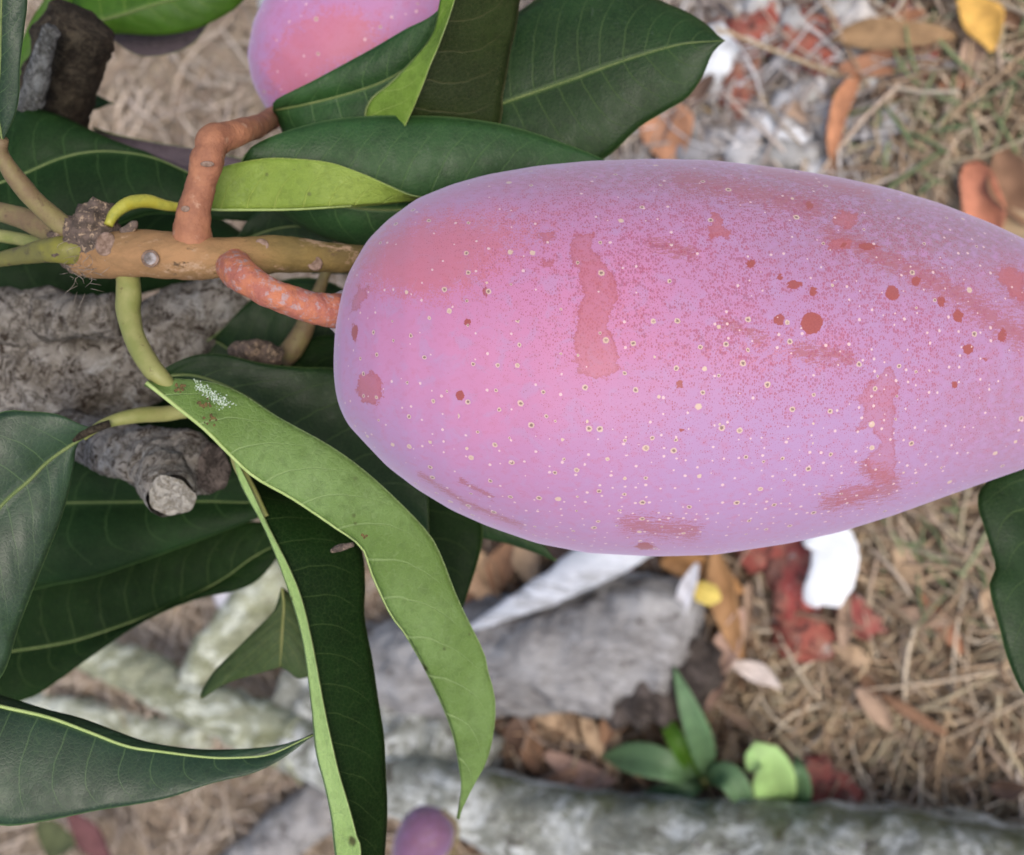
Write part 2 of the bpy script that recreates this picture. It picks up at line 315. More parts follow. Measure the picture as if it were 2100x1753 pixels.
def mango_mat(name="mango_skin", tone=None):
    t = NT(name); uv = t.n("UVMap").outputs[0]
    st = t.attr("peel"); blush = t.attr("blush"); streak = t.attr("streak"); fl = t.attr("fleck"); dull = t.attr("dull"); lav = t.attr("lav")
    def uvs(sx, sy):
        m = t.n("Mapping"); m.inputs['Scale'].default_value = (sx, sy, 1); t.L(uv, m.inputs[0]); return m.outputs[0]
    big = t.noise(uvs(1, 1), 1.1, 4, 0.55, 0.3, '2D')
    med = t.noise(uvs(1, 1.3), 5.5, 5, 0.6, 0.2, '2D')
    fine = t.noise(uvs(1, 1), 26, 4, 0.7, 0.0, '2D')
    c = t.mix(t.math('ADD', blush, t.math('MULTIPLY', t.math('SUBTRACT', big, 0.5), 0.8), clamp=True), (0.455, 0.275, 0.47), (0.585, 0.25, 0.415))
    c = t.mix(t.math('MULTIPLY', lav, 0.8), c, (0.45, 0.31, 0.52))
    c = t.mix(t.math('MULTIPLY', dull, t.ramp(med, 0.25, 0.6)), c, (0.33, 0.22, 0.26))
    c = t.mix(t.math('MULTIPLY', t.ramp(med, 0.48, 0.7), 0.35), c, (0.52, 0.2, 0.3))
    c = t.mix(t.math('MULTIPLY', t.ramp(t.noise(uvs(1, 1), 2.6, 6, 0.65, 0.5, '2D'), 0.5, 0.68), 0.4), c, (0.46, 0.33, 0.53))
    rd = t.attr("redd")
    c = t.mix(t.math('MULTIPLY', t.ramp(t.math('ADD', rd, t.math('MULTIPLY', t.math('SUBTRACT', t.math('MULTIPLY_ADD', fine, 0.65, t.math('MULTIPLY', med, 0.35)), 0.5), 2.6)), 0.33, 0.66), 0.62), c, (0.58, 0.18, 0.19))
    red = t.mix(t.ramp(fine, 0.35, 0.65), (0.5, 0.12, 0.12), (0.6, 0.2, 0.2))
    # rubbed streaks: bloom worn off in fine lengthwise scratches
    sc = t.noise(uvs(1.1, 5.0), 4.0, 6, 0.72, 0.3, '2D')
    sm = t.ramp(t.math('ADD', t.math('MULTIPLY', streak, 1.12), t.math('MULTIPLY', t.math('SUBTRACT', t.math('MULTIPLY_ADD', sc, 0.65, t.math('MULTIPLY', fine, 0.35)), 0.5), 4.6)), 0.48, 1.0)
    c = t.mix(t.math('MULTIPLY', sm, 0.72), c, t.mix(fine, (0.34, 0.085, 0.1), (0.44, 0.17, 0.15)))
    # fine red flecks where the bloom has gaps
    f1 = t.vor(uvs(25, 17), 1.0, dim='2D'); k1 = t.sep(f1.outputs[1])
    fl = t.math('MULTIPLY', fl, t.ramp(t.math('ADD', med, t.math('MULTIPLY', t.math('SUBTRACT', big, 0.5), 0.5)), 0.3, 0.62, 0.35, 1.15))
    thr = t.math('MULTIPLY', fl, t.math('MULTIPLY_ADD', k1[0], 0.46, 0.04))
    m1 = t.ramp(t.math('SUBTRACT', t.math('ADD', f1.outputs[0], t.math('MULTIPLY', t.math('SUBTRACT', fine, 0.5), 0.3)), thr), 0.06, -0.05)
    c = t.mix(t.math('MULTIPLY', m1, 0.66), c, t.mix(k1[1], (0.4, 0.075, 0.12), (0.33, 0.12, 0.2)))
    f2 = t.vor(uvs(42, 31), 1.0, dim='2D'); k2 = t.sep(f2.outputs[1])
    m2 = t.ramp(t.math('SUBTRACT', f2.outputs[0], t.math('MULTIPLY', fl, t.math('MULTIPLY', k2[0], 0.42))), 0.05, -0.05)
    c = t.mix(t.math('MULTIPLY', m2, 0.38), c, (0.4, 0.13, 0.22))
    # patches with no bloom at all
    pn = t.math('ADD', st, t.math('ADD', t.math('MULTIPLY', t.math('SUBTRACT', med, 0.5), 1.1), t.math('MULTIPLY', t.math('SUBTRACT', fine, 0.5), 0.8)))
    pm = t.ramp(pn, -0.1, 0.12)
    edge = t.math('MULTIPLY', pm, t.ramp(pn, 0.3, 0.1))
    c = t.mix(t.math('MULTIPLY', pm, t.math('MULTIPLY', t.attr("peelf"), t.ramp(t.math('ADD', t.math('MULTIPLY', fine, 0.5), t.math('MULTIPLY', big, 0.5)), 0.35, 0.6, 0.78, 1.1))), c, t.mix(t.ramp(fine, 0.3, 0.7), (0.43, 0.115, 0.115), (0.52, 0.17, 0.18)))
    c = t.mix(t.math('MULTIPLY', pm, t.ramp(t.attr("peelf"), 0.78, 0.86, 0, 0.8)), c, t.mix(fine, (0.27, 0.055, 0.035), (0.4, 0.1, 0.07)))
    c = t.mix(t.math('MULTIPLY', edge, 0.4), c, (0.36, 0.08, 0.09))
    # lenticels: pale corky ring with a dark middle
    h = t.math('MULTIPLY', fine, 0.12)
    for sc_, keep, r0, r1, hole, ck, key in ((2.5, 0.62, 0.065, 0.175, 0.32, (0.7, 0.58, 0.41), "lent"), (4.6, 0.5, 0.055, 0.16, 0.0, (0.78, 0.6, 0.58), "lents")):
        v = t.vor(uvs(1, 1), sc_, dim='2D', rnd=0.92); k = t.sep(v.outputs[1])
        amt = t.attr(key)
        on = t.math('LESS_THAN', k[0], t.math('MULTIPLY', amt, keep))
        rr = t.math('MULTIPLY_ADD', k[1], r1 - r0, r0)
        dd = t.math('DIVIDE', t.math('ADD', v.outputs[0], t.math('MULTIPLY', t.math('SUBTRACT', fine, 0.5), 0.14)), rr)
        disc = t.math('MULTIPLY', t.ramp(dd, 1.1, 0.6), on)
        c = t.mix(t.math('MULTIPLY', disc, 0.92), c, ck)
        if hole:
            hm = t.math('MULTIPLY', t.math('MULTIPLY', t.ramp(dd, 0.6, 0.3), on), t.ramp(k[2], 0.05, 0.3))
            c = t.mix(t.math('MULTIPLY', hm, 0.8), c, (0.16, 0.09, 0.09))
            halo = t.math('MULTIPLY', t.math('MULTIPLY', t.ramp(dd, 1.9, 1.0), t.ramp(dd, 0.8, 1.05)), on)
            c = t.mix(t.math('MULTIPLY', halo, 0.3), c, (0.46, 0.2, 0.42))
        h = t.math('ADD', h, t.math('MULTIPLY', disc, 0.6))
    t.bump(t.math('SUBTRACT', h, t.math('MULTIPLY', pm, 0.2)), 0.25, 0.0004)
    rough = t.math('MULTIPLY_ADD', pm, -0.12, 0.56)
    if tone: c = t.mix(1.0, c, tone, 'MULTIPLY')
    m = t.fin(c, rough, 0.3, Sheen_Weight=0.45, Sheen_Roughness=0.5)
    t.b.inputs['Sheen Tint'].default_value = (0.75, 0.72, 1.0, 1)
    t.b.inputs['Subsurface Weight'].default_value = 0.12; t.b.inputs['Subsurface Scale'].default_value = 0.004
    t.b.inputs['Subsurface Radius'].default_value = (1.0, 0.35, 0.3)
    return m
MANGO = mango_mat(tone=(0.80, 0.74, 0.785))
MANGO_ROSY = mango_mat("mango_skin_rosy", (0.82, 0.72, 0.82))
MANGO_DUSK = mango_mat("mango_skin_dusky", (0.42, 0.34, 0.44))  # same skin, multiplied darker for the far mango

# ---------------------------------------------------------------- ground, soil and straw
def build_ground():
    n = 150; xs = np.linspace(-0.75, 0.75, n); ys = np.linspace(-0.45, 1.35, n)
    V = [(x, y, 0.012 * fbm((x, y, 0.3), 5, 4) + 0.004 * fbm((x, y, 5), 30, 2)) for y in ys for x in xs]
    for i, v in enumerate(V):
        e = min(v[0] + 0.75, 0.75 - v[0], v[1] + 0.45, 1.35 - v[1])
        V[i] = (v[0], v[1], v[2] * min(1, e / 0.1) if e > 1e-6 else 0)
    F = [(j * n + i, j * n + i + 1, (j + 1) * n + i + 1, (j + 1) * n + i) for j in range(n - 1) for i in range(n - 1)]
    b = len(V); S = 60.0
    V += [(-0.75, -0.45, 0), (0.75, -0.45, 0), (0.75, 1.35, 0), (-0.75, 1.35, 0), (-S, -S, 0), (S, -S, 0), (S, S, 0), (-S, S, 0)]
    F += [(b + 4, b + 5, b + 1, b), (b + 5, b + 6, b + 2, b + 1), (b + 6, b + 7, b + 3, b + 2), (b + 7, b + 4, b, b + 3)]
    o = mesh_obj("ground", V, F, SOIL); o['kind'] = 'structure'
build_ground()
def ground_z(x, y): return 0.012 * fbm((x, y, 0.3), 5, 4) + 0.004 * fbm((x, y, 5), 30, 2)

def to_px(p):
    v = np.asarray(p) - np.array(CAM); z = v @ np.array(D)
    return 1050 + (v @ np.array(R)) / z / PX, 876.5 - (v @ np.array(U)) / z / PX

def strands(name, count, box, pal, length, width, lift, kind_label=None, cat=None, mat=None, accept=None, curve=0.4):
    """count bent three-sided strands lying on the ground, one mesh"""
    V, F, C = [], [], []
    pal = np.array(pal)
    made = 0
    while made < count:
        x, y = random.uniform(box[0], box[1]), random.uniform(box[2], box[3])
        if accept is not None and not accept(x, y): continue
        made += 1
        L = random.uniform(*length) * random.choice((0.4, 0.7, 1, 1.4)); w = random.uniform(*width) * 0.5
        ang = random.uniform(0, math.tau); bend = random.gauss(0, curve)
        z0 = ground_z(x, y) + random.uniform(*lift); tilt = random.gauss(0, 0.22)
        col = pal[random.randrange(len(pal))] * random.uniform(0.85, 1.38)
        m = 5; b = len(V)
        px, py = x, y; roll = random.uniform(-0.6, 0.6)
        for i in range(m):
            t = i / (m - 1)
            a = ang + bend * (t - 0.5) * 2
            z = max(ground_z(px, py) + 0.001, z0 + tilt * L * (t - 0.5) + 0.004 * math.sin(t * 3 + bend))
            ww = w * (1 - 0.75 * abs(t - 0.4) ** 1.5)
            nx, ny = -math.sin(a), math.cos(a)
            V += [(px + nx * ww, py + ny * ww, z + roll * ww), (px, py, z + ww * 0.8), (px - nx * ww, py - ny * ww, z - roll * ww)]
            C += [col] * 3
            px += math.cos(a) * L / (m - 1); py += math.sin(a) * L / (m - 1)
        for i in range(m - 1):
            q = b + 3 * i
            F += [(q, q + 1, q + 4, q + 3), (q + 1, q + 2, q + 5, q + 4), (q + 2, q, q + 3, q + 5)]
    o = mesh_obj(name, V, F, mat or STRAW, attrs={"Col": np.array(C)}); o['kind'] = 'stuff'
    if kind_label: o['label'] = kind_label
    return o
TAN = [(0.46, 0.35, 0.235), (0.4, 0.29, 0.19), (0.52, 0.42, 0.31), (0.34, 0.24, 0.16), (0.48, 0.37, 0.24), (0.56, 0.48, 0.37), (0.3, 0.21, 0.14), (0.44, 0.34, 0.26), (0.45, 0.38, 0.26)]
PALE = [(0.52, 0.43, 0.34), (0.44, 0.35, 0.27), (0.6, 0.51, 0.42), (0.36, 0.28, 0.2), (0.5, 0.42, 0.36), (0.33, 0.25, 0.19), (0.56, 0.48, 0.4)]
GREY = [(0.42, 0.38, 0.35), (0.55, 0.52, 0.5), (0.3, 0.26, 0.24), (0.62, 0.6, 0.6), (0.36, 0.3, 0.26), (0.46, 0.38, 0.3), (0.18, 0.14, 0.13)]
LEAFY = [(0.3, 0.2, 0.13), (0.22, 0.13, 0.08), (0.38, 0.26, 0.17), (0.14, 0.09, 0.06), (0.42, 0.33, 0.24), (0.34, 0.28, 0.24)]
BOX = (-0.62, 0.62, -0.3, 1.12)
def zone(x, y):
    px, py = to_px((x, y, 0)); w = 90 * fbm((x, y, 2), 14, 2); px += w; py += w
    if px < 900: return 'pale'
    if px < 1820 - 0.1 * py and py < 480: return 'grey'
    if px < 1560 and 980 < py < 1420 or px < 1500 and 1300 < py: return 'leafy'
    return 'tan'
for zn, pal, cnt in (('pale', PALE, 12000), ('tan', TAN, 22000), ('grey', GREY, 7500), ('leafy', LEAFY, 4500)):
    strands("straw", cnt, BOX, pal, (0.012, 0.07), (0.0008, 0.0029), (0.001, 0.020), {
        'pale': "pale straw mulch under the shaded branch", 'tan': "tan dry grass straw spread over the open ground",
        'grey': "grey straw and shreds mixed with pale pebbles", 'leafy': "brown shredded leaf litter around the grey log"}[zn],
        accept=lambda x, y, zn=zn: zone(x, y) == zn)
strands("long_straw", 260, BOX, PALE + TAN, (0.07, 0.12), (0.0018, 0.0036), (0.012, 0.022), "long pale straw stems lying loose on top of the mulch", accept=lambda x, y: zone(x, y) in ('tan', 'grey'), curve=0.12)
GRASSPAL = [(0.18, 0.23, 0.11), (0.24, 0.27, 0.15), (0.15, 0.2, 0.1)]
def gz(x, y):
    px, py = to_px((x, y, 0))
    return (1850 < px < 2150 and 40 < py < 420) or (1700 < px < 2150 and 180 < py < 330 and random.random() < 0.5) or (1800 < px < 2050 and 1010 < py < 1260 and random.random() < 0.6)
strands("grass", 85, BOX, GRASSPAL, (0.02, 0.05), (0.0016, 0.003), (0.008, 0.026), "sparse green grass blades growing through the straw", accept=gz)

# ---------------------------------------------------------------- lying wood
def gtube(name, pts, mat, parent, n=60, **kw):
    """tube lying on the ground: control points (px, py, height of its axis, radius in metres)"""
    C = catmull([(*G(p[0], p[1], p[2]), p[3]) for p in pts], n)
    V, F, uv = tube_geo(C[:, :3], C[:, 3], **kw)
    return mesh_obj(name, V, F, mat, parent, uv=uv)
root = thing("fallen_tree", "lichen covered grey green trunk lying across the ground below the seedling, forked", "tree trunk", G(1500, 1740))
gtube("trunk", [(600, 1520, .06, .024), (760, 1585, .062, .025), (950, 1638, .062, .027), (1150, 1712, .06, .033), (1450, 1768, .06, .04), (1800, 1806, .06, .044), (2200, 1880, .06, .05)], LICHEN, root, n=110, seg=36, rough=0.12, rscale=30)
gtube("limb", [(150, 1320, .065, .016), (280, 1375, .065, .018), (400, 1435, .065, .020), (520, 1488, .063, .022), (640, 1540, .06, .024)], LICHENG, root, n=60, seg=24, rough=0.25, rscale=60)
gtube("limb", [(590, 1150, .05, .02), (500, 1260, .055, .019), (430, 1350, .06, .018), (400, 1430, .06, .016)], LICHENG, root, n=50, seg=24, rough=0.28, rscale=60)
gtube("limb", [(40, 1440, .012, .012), (160, 1462, .014, .014), (300, 1495, .015, .013), (430, 1510, .02, .012)], LICHENG, root, n=40, seg=20, rough=0.3, rscale=70)
gtube("limb", [(1010, 1575, .045, .022), (880, 1525, .045, .028), (740, 1470, .04, .028), (600, 1420, .035, .024)], LICHEN, root, n=50, seg=28, rough=0.3, rscale=50)

root = thing("grey_log", "weathered grey log with dark rotten broken end lying under the mango", "log", G(1200, 1380))
C = [(700, 1375, .036, .037), (850, 1370, .037, .038), (1000, 1352, .038, .040), (1150, 1330, .04, .043), (1280, 1314, .042, .046), (1345, 1304, .041, .045), (1390, 1304, .039, .038), (1415, 1312, .036, .024)]
gtube("wood", C, LOGW, root, n=110, seg=56, rough=0.2, rscale=26, ridges=0.05)
gtube("rotten_end", [(1360, 1318, .034, .040), (1400, 1315, .032, .034), (1425, 1318, .028, .02)], ROT, root, n=16, seg=24, rough=0.6, rscale=70)
gtube("rotten_flank", [(1190, 1432, .046, .010), (1270, 1424, .05, .018), (1350, 1405, .052, .023), (1425, 1370, .045, .021), (1450, 1340, .035, .012)], ROT, root, n=24, seg=20, rough=0.7, rscale=80)
C = [(960, 1290, .072, .002), (1020, 1262, .075, .006), (1100, 1222, .078, .010), (1180, 1178, .08, .0135), (1260, 1130, .082, .0155), (1330, 1095, .08, .013)]
o = gtube("split_branch", C, BLEACH, None, n=40, seg=20, rough=0.15, rscale=50, flat=0.6)
tag(o, "bleached white split branch resting along the top of the grey log", "branch")
o = gtube("dead_branch", [(470, 1800, .02, .018), (600, 1700, .024, .02), (700, 1620, .026, .02), (780, 1540, .02, .015)], LOGW, None, n=40, seg=20, rough=0.35, rscale=60)
tag(o, "grey blurred dead branch lying beyond the folded bright green leaf, crossing below the trunk", "branch")

# ---------------------------------------------------------------- litter
MARKS = [((1830, 75), "the long folded tan leaf"), ((1990, 45), "the bright yellow orange leaf"), ((1645, 80), "the large crumbled red chunk"), ((1515, 165), "the narrow red splinter"), ((1600, 268), "the bluish white elongated stone"), ((1693, 395), "the large half buried pale stone"), ((1735, 235), "the crescent of orange leaf"), ((1355, 270), "the flat orange leaf at the mango leaf's tip"), ((2010, 420), "the upright orange leaf"), ((1703, 1150), "the white paper scrap"), ((1450, 1217), "the small yellow scrap"), ((1590, 1600), "the lime green sprout"), ((1445, 1580), "the strap leaved seedling"), ((1550, 1385), "the pale wood chip"), ((1760, 1265), "the small dark red brick bit"), ((2060, 1200), "the dark hanging leaf"), ((1850, 1620), "the trunk's far stretch"), ((1880, 1420), "the open tan straw"), ((1800, 300), "the greenish grass patch")]
USED = {}
def near(px, py, text):
    """a label naming the closest landmark; a second object that would read the same is told apart by its side"""
    order = sorted(MARKS, key=lambda k: (k[0][0] - px) ** 2 + (k[0][1] - py) ** 2)
    q, nm = order[0]
    dx, dy = px - q[0], py - q[1]
    side = ("above" if dy < 0 else "below") if abs(dy) > abs(dx) else ("left of" if dx < 0 else "right of")
    for lab in (f"{text} {side} {nm}", f"{text} between {nm} and {order[1][1]}", f"{text} {side} {nm}, towards {order[2][1]}"):
        if lab not in USED and len(lab.split()) < 17: break
    if len(lab.split()) > 16: lab = f"{text} {side} {nm}"
    USED[lab] = 1
    return lab
def dry_leaf(px, py, L, wd, ang, col, h=0.02, curl=0.5, bow=0.25, label=None, group=None, name="dead_leaf", cat="dead leaf", mat=None, roll=0.0, tiltx=0.0):
    """a curled leaf of length L and width wd; ang turns it in the picture (0 = pointing to the seedling side)"""
    c = G(px, py, h); n, m = 14, 7
    ax = Vector((math.sin(ang) * -1, -math.cos(ang), 0)); side = Vector((-ax.y, ax.x, 0))
    s_ = random.uniform(-1, 1)
    V, uv, F = [], [], []
    for i in range(n):
        t = i / (n - 1); w = wd * 0.5 * (math.sin(math.pi * min(1, t * 0.93 + 0.05)) ** 0.8) * (1 + 0.12 * math.sin(t * 9 + s_ * 5)) + 0.0006
        bx = (t - 0.5) * L; lat = bow * L * (0.25 - (t - 0.5) ** 2) * s_; zc = 0.18 * L * bow * math.sin(t * 3 + s_ * 3)
        for j in range(m):
            v = j / (m - 1) * 2 - 1
            th = v * curl * 1.6 + roll + 0.5 * s_ * t
            r = w / max(curl * 1.6, 0.05)
            y = math.sin(th) * r - math.sin(roll) * r; z = (math.cos(roll) - math.cos(th)) * r
            p = c + ax * bx + side * (y + lat) + Vector((0, 0, 1)) * (z + zc + tiltx * bx)
            p += Vector((0, 0, 0.002 * fbm(p, 60, 2)))
            V.append(p); uv.append((t * 9, v))
    for i in range(n - 1):
        for j in range(m - 1): q = i * m + j; F.append((q, q + 1, q + m + 1, q + m))
    zmin = min(p.z - ground_z(p.x, p.y) for p in V)
    if zmin < 0.002:
        for p in V: p.z += 0.002 - zmin
    cols = np.array([np.array(col) * (0.85 + 0.3 * random.random()) for _ in V])
    o = mesh_obj(name, [tuple(p) for p in V], F, mat or LITTER, uv=uv, attrs={"Col": cols})
    sm = o.modifiers.new("thickness", 'SOLIDIFY'); sm.thickness = 0.0006
    return tag(o, label, cat, group)
OR, BR, TN, DK, PK = (0.38, 0.19, 0.11), (0.24, 0.135, 0.08), (0.42, 0.3, 0.195), (0.12, 0.075, 0.055), (0.45, 0.3, 0.24)
r_ = math.radians
dry_leaf(1830, 75, .075, .024, r_(10), (0.36, 0.23, 0.12), .03, .7, label="long folded tan brown leaf lying beside the yellow leaf")
dry_leaf(2002, 48, .04, .021, r_(65), (0.72, 0.42, 0.1), .04, .35, label="bright yellow orange fallen leaf among the straw", mat=LITTER)
dry_leaf(1800, 140, .05, .017, r_(5), OR, .026, .6, label="orange brown curled leaf under the long tan leaf")
dry_leaf(1735, 235, .062, .014, r_(105), (0.5, 0.23, 0.12), .026, .6, .9, label="thin crescent shaped orange leaf strip near pale pebbles")
dry_leaf(1355, 270, .06, .038, r_(75), (0.5, 0.25, 0.14), .025, .4, label="flat orange tan leaf showing past the tip of the big dark mango leaf")
dry_leaf(2010, 420, .055, .028, r_(80), (0.5, 0.2, 0.12), .03, .6, label="upright orange brown leaf just above the mango's lower half")
dry_leaf(2085, 385, .055, .03, r_(70), BR, .03, .7, label="rusty brown leaf next to the upright orange leaf at the frame edge")
dry_leaf(2085, 460, .06, .02, r_(20), (0.45, 0.33, 0.2), .03, .6, label="tan curled leaf half hidden behind the mango's shoulder")
dry_leaf(1495, 1235, .075, .022, r_(75), (0.36, 0.2, 0.09), .04, .7, label="folded ochre brown leaf standing between white splinter and red brick")
dry_leaf(1440, 1180, .06, .024, r_(20), (0.45, 0.24, 0.1), .03, .5, label="orange brown leaf beneath the small yellow leaf")
dry_leaf(1450, 1217, .019, .016, r_(20), (0.7, 0.55, 0.14), .055, .3, label="small bright yellow leaf scrap near the log's broken end")
dry_leaf(1475, 1330, .065, .02, r_(120), (0.5, 0.34, 0.27), .04, .6, label="pinkish tan leaf slanting beside the broken end of the log")
dry_leaf(1460, 1385, .05, .018, r_(100), PK, .03, .7, label="pale pink curled leaf above the white chip of wood")
dry_leaf(1400, 1240, .06, .012, r_(-70), (0.62, 0.62, 0.66), .06, .3, label="white splinter leaning on the log's broken end", name="wood_splinter", cat="splinter", mat=STONE)
dry_leaf(1550, 1385, .036, .014, r_(25), (0.66, 0.58, 0.54), .03, .4, label="pale chip of wood lying above the seedling", name="wood_chip", cat="wood chip", mat=STONE)
for px, py, L, wd, a, c, lab in ((990, 1190, .06, .03, 70, TN, "tan curled leaf in the middle of the heap"), (1040, 1160, .05, .024, 110, BR, "rusty curled leaf in the heap"), (960, 1160, .045, .03, 60, (.44, .28, .17), "broad brown leaf at the top of the heap"), (1090, 1135, .05, .022, 80, TN, "tan leaf nearest the mango"), (1010, 1230, .04, .02, 40, (.5, .33, .2), "bright tan leaf lowest in the heap"), (1150, 1120, .04, .02, 30, DK, "blackish leaf tucked by the mango"), (960, 1240, .04, .022, 95, BR, "rusty leaf touching the long pale leaf")):
    dry_leaf(px, py, L, wd, r_(a), c, .03, .7, label=lab + ", behind the white split branch", group="brown leaves heaped behind the white split branch")
for px, py, L, wd, a, c, lab in ((1100, 1530, .04, .017, 80, BR, "broad rusty leaf"), (1190, 1570, .058, .02, 12, PK, "largest pinkish tan leaf"), (1060, 1500, .05, .02, 120, DK, "blackish narrow leaf"), (1220, 1500, .05, .012, 60, TN, "long narrow tan leaf"), (1130, 1480, .05, .02, 30, TN, "tan leaf touching the log's underside"), (1280, 1480, .05, .018, 130, BR, "narrow rusty leaf below the rotten end"), (1140, 1600, .04, .014, 150, (.5, .3, .2), "long orange tan leaf against the trunk"), (1255, 1545, .035, .012, 110, TN, "tan leaf touching the seedling")):
    dry_leaf(px, py, L, wd, r_(a), c, .028, .55, label=lab + " between the grey log and lichen trunk", group="brown leaves between log and trunk")
for k in range(34):
    px, py = random.uniform(1380, 2080), random.choice((random.uniform(10, 420), random.uniform(1150, 1620)))
    cn, c = random.choice((("orange", OR), ("brown", BR), ("tan", TN), ("tan", TN), ("blackish", DK), ("dull brown", (.4, .28, .2))))
    L, wd = random.uniform(.02, .045), random.uniform(.007, .018)
    kind = ("narrow " if wd < .011 else "broad " if wd > .015 else "") + cn
    dry_leaf(px, py, L, wd, random.uniform(0, 6.3), c, random.uniform(.012, .03), .6, label=near(px, py, f"{'short ' if L < .028 else ''}{kind} leaf scrap"), group="scraps of dry leaf on the straw")

def lump(px, py, r, col, h, label, cat, name, sx=1.0, sy=1.0, sz=0.6, ang=0.0, rough=0.35, group=None, mat=None, sub=3, fs=60):
    bmv = []
    import bmesh
    bm = bmesh.new(); bmesh.ops.create_icosphere(bm, subdivisions=sub, radius=1.0)
    c = G(px, py, h); s = random.uniform(0, 50); r *= .88 if name == 'brick_fragment' else 1; mat = BRICK if name == 'brick_fragment' else mat
    ca, sa = math.cos(ang), math.sin(ang); ax = Vector((-sa, -ca, 0)); sd = Vector((-ca, sa, 0))
    for v in bm.verts:
        q = v.co.copy(); d = 1 + rough * (fbm(q + Vector((s, 0, 0)), 1.3, 4) + 0.35 * abs(fbm(q + Vector((s, 9, 0)), 2.6, 3)))
        q = q * d
        bmv.append(tuple(c + ax * (q.x * r * sx) + sd * (q.y * r * sy) + Vector((0, 0, q.z * r * sz))))
    F = [[v.index for v in f.verts] for f in bm.faces]; bm.free()
    cols = np.array([np.array(col) * (0.9 + 0.2 * random.random())] * 1).repeat(len(bmv), 0)
    o = mesh_obj(name, bmv, F, mat or STONE, attrs={"Col": cols}, smooth=True)
    return tag(o, label, cat, group)
RED = (0.38, 0.105, 0.085)
for px, py, r, sx, sy, a, lab in (
    (1545, 60, .022, 1.1, 1.0, 30, "crumbling red brick chunk nearest the tip of the big dark mango leaf's upper side"),
    (1645, 80, .025, 1.2, .9, 50, "large crumbled red brick chunk amid white pebbles"),
    (1515, 165, .017, .8, 1.8, 5, "narrow red brick splinter beside the white pebble at the dark leaf's tip"),
    (1838, 38, .013, 1.1, .9, 20, "small red brick bit behind the long folded tan leaf"),
    (1890, 120, .015, .8, 1.1, 0, "dusky pink red brick bit below the long folded tan leaf"),
    (1640, 1165, .028, .8, 1.5, 10, "red brick slab partly under the white scrap below the mango"),
    (1560, 1130, .018, 1.1, .8, 0, "dark red brick bit tucked beneath the mango's lower edge"),
    (1268, 1152, .013, 1, .8, 0, "small dark red brick bit between the mango and the log"),
    (1685, 1615, .018, 1.3, .9, 20, "red brick bit touching the lichen trunk by the bright green leaf"),
    (1760, 1265, .014, 1.2, .8, 30, "small dark red brick bit just past the white scrap's far corner"),
    (1640, 1300, .02, 1.0, 1.0, 30, "dusty red brick piece sunk in straw below the white scrap")):
    lump(px, py, r, tuple(x * random.uniform(0.8, 1.15) for x in RED), .0185, lab, "brick", "brick_fragment", sx, sy, .4, r_(a), .7, fs=60)
lump(1468, 120, .019, (0.72, 0.76, 0.8), .02, "white pebble showing at the pointed tip of the big dark mango leaf", "pebble", "pebble", 1, 1, .6)
lump(1600, 268, .017, (0.66, 0.68, 0.72), .016, "bluish white elongated stone in the grey litter", "pebble", "pebble", 1.4, .7, .6, r_(35))
lump(1693, 395, .023, (0.66, 0.68, 0.7), .014, "large pale stone half buried just above the mango", "pebble", "pebble", .8, 1.2, .5)
lump(1760, 45, .014, (0.7, 0.66, 0.62), .02, "round cream pebble close to the long folded tan leaf", "pebble", "pebble")
lump(600, 8, .03, (0.75, 0.78, 0.76), .014, "white stone peeking out beside the small upper mango", "pebble", "pebble")
lump(480, 1240, .02, (0.7, 0.68, 0.72), .05, "whitish lump on the shaded forked limb by the small folded leaf", "pebble", "pebble", 1.3, .6, .5, r_(30))
lump(945, 1105, .012, (0.6, 0.6, 0.66), .025, "pale pebble under the shaded dark leaf beside the brown leaf heap", "pebble", "pebble")
for k in range(120):
    px, py = random.uniform(1400, 1830), random.uniform(5, 470)
    if 1480 < px < 1560 and 90 < py < 240 or py > 330 + .12 * (px - 1400): continue
    g_ = random.uniform(0.25, 0.5); r = random.uniform(.0035, .0115); b_ = random.uniform(.93, 1.06); sx = random.uniform(.7, 1.6)
    text = f"{'tiny ' if r < .005 else 'larger ' if r > .0078 else 'small '}{'long ' if sx > 1.3 else ''}{'grey' if g_ < .34 else 'pale' if g_ < .43 else 'whitish'} pebble"
    lump(px, py, r, (g_, g_ * 0.985, g_ * b_), random.uniform(.01, .023), near(px, py, text), "pebble", "pebble", sx, 1, .6, random.uniform(0, 3), group="small pale pebbles above the mango", sub=2)

def scrap():
    pts = [(1655, 1092), (1690, 1078), (1725, 1072), (1752, 1100), (1762, 1140), (1755, 1190), (1735, 1228), (1718, 1246), (1690, 1240), (1672, 1245), (1646, 1222), (1660, 1170), (1664, 1130), (1645, 1112), (1690, 1160)]
    h = .05
    rim = catmull(pts[:14] + pts[:1], 57)[:-1]
    V, n = [], len(rim); c = np.array([1703, 1150])
    for k, f in enumerate((1.0, .72, .42, .15)):
        for q in rim:
            p = c + (q - c) * f * (1 + 0.025 * random.uniform(-1, 1) * (f == 1)); g = G(p[0], p[1], h); V.append((g.x, g.y, g.z + .0018 * fbm(g, 30, 3)))
    F = [(k * n + i, k * n + (i + 1) % n, (k + 1) * n + (i + 1) % n, (k + 1) * n + i) for k in range(3) for i in range(n)] + [tuple(3 * n + i for i in range(n))]
    t = plain("white_scrap", (0.72, 0.75, 0.79), (0.8, 0.82, 0.84), 45, 0.7, 0.3, 0.2)
    o = mesh_obj("paper_scrap", V, F, t); sm = o.modifiers.new("thickness", 'SOLIDIFY'); sm.thickness = 0.0012
    tag(o, "torn bright white paper scrap lying on straw under the mango", "paper")
scrap()

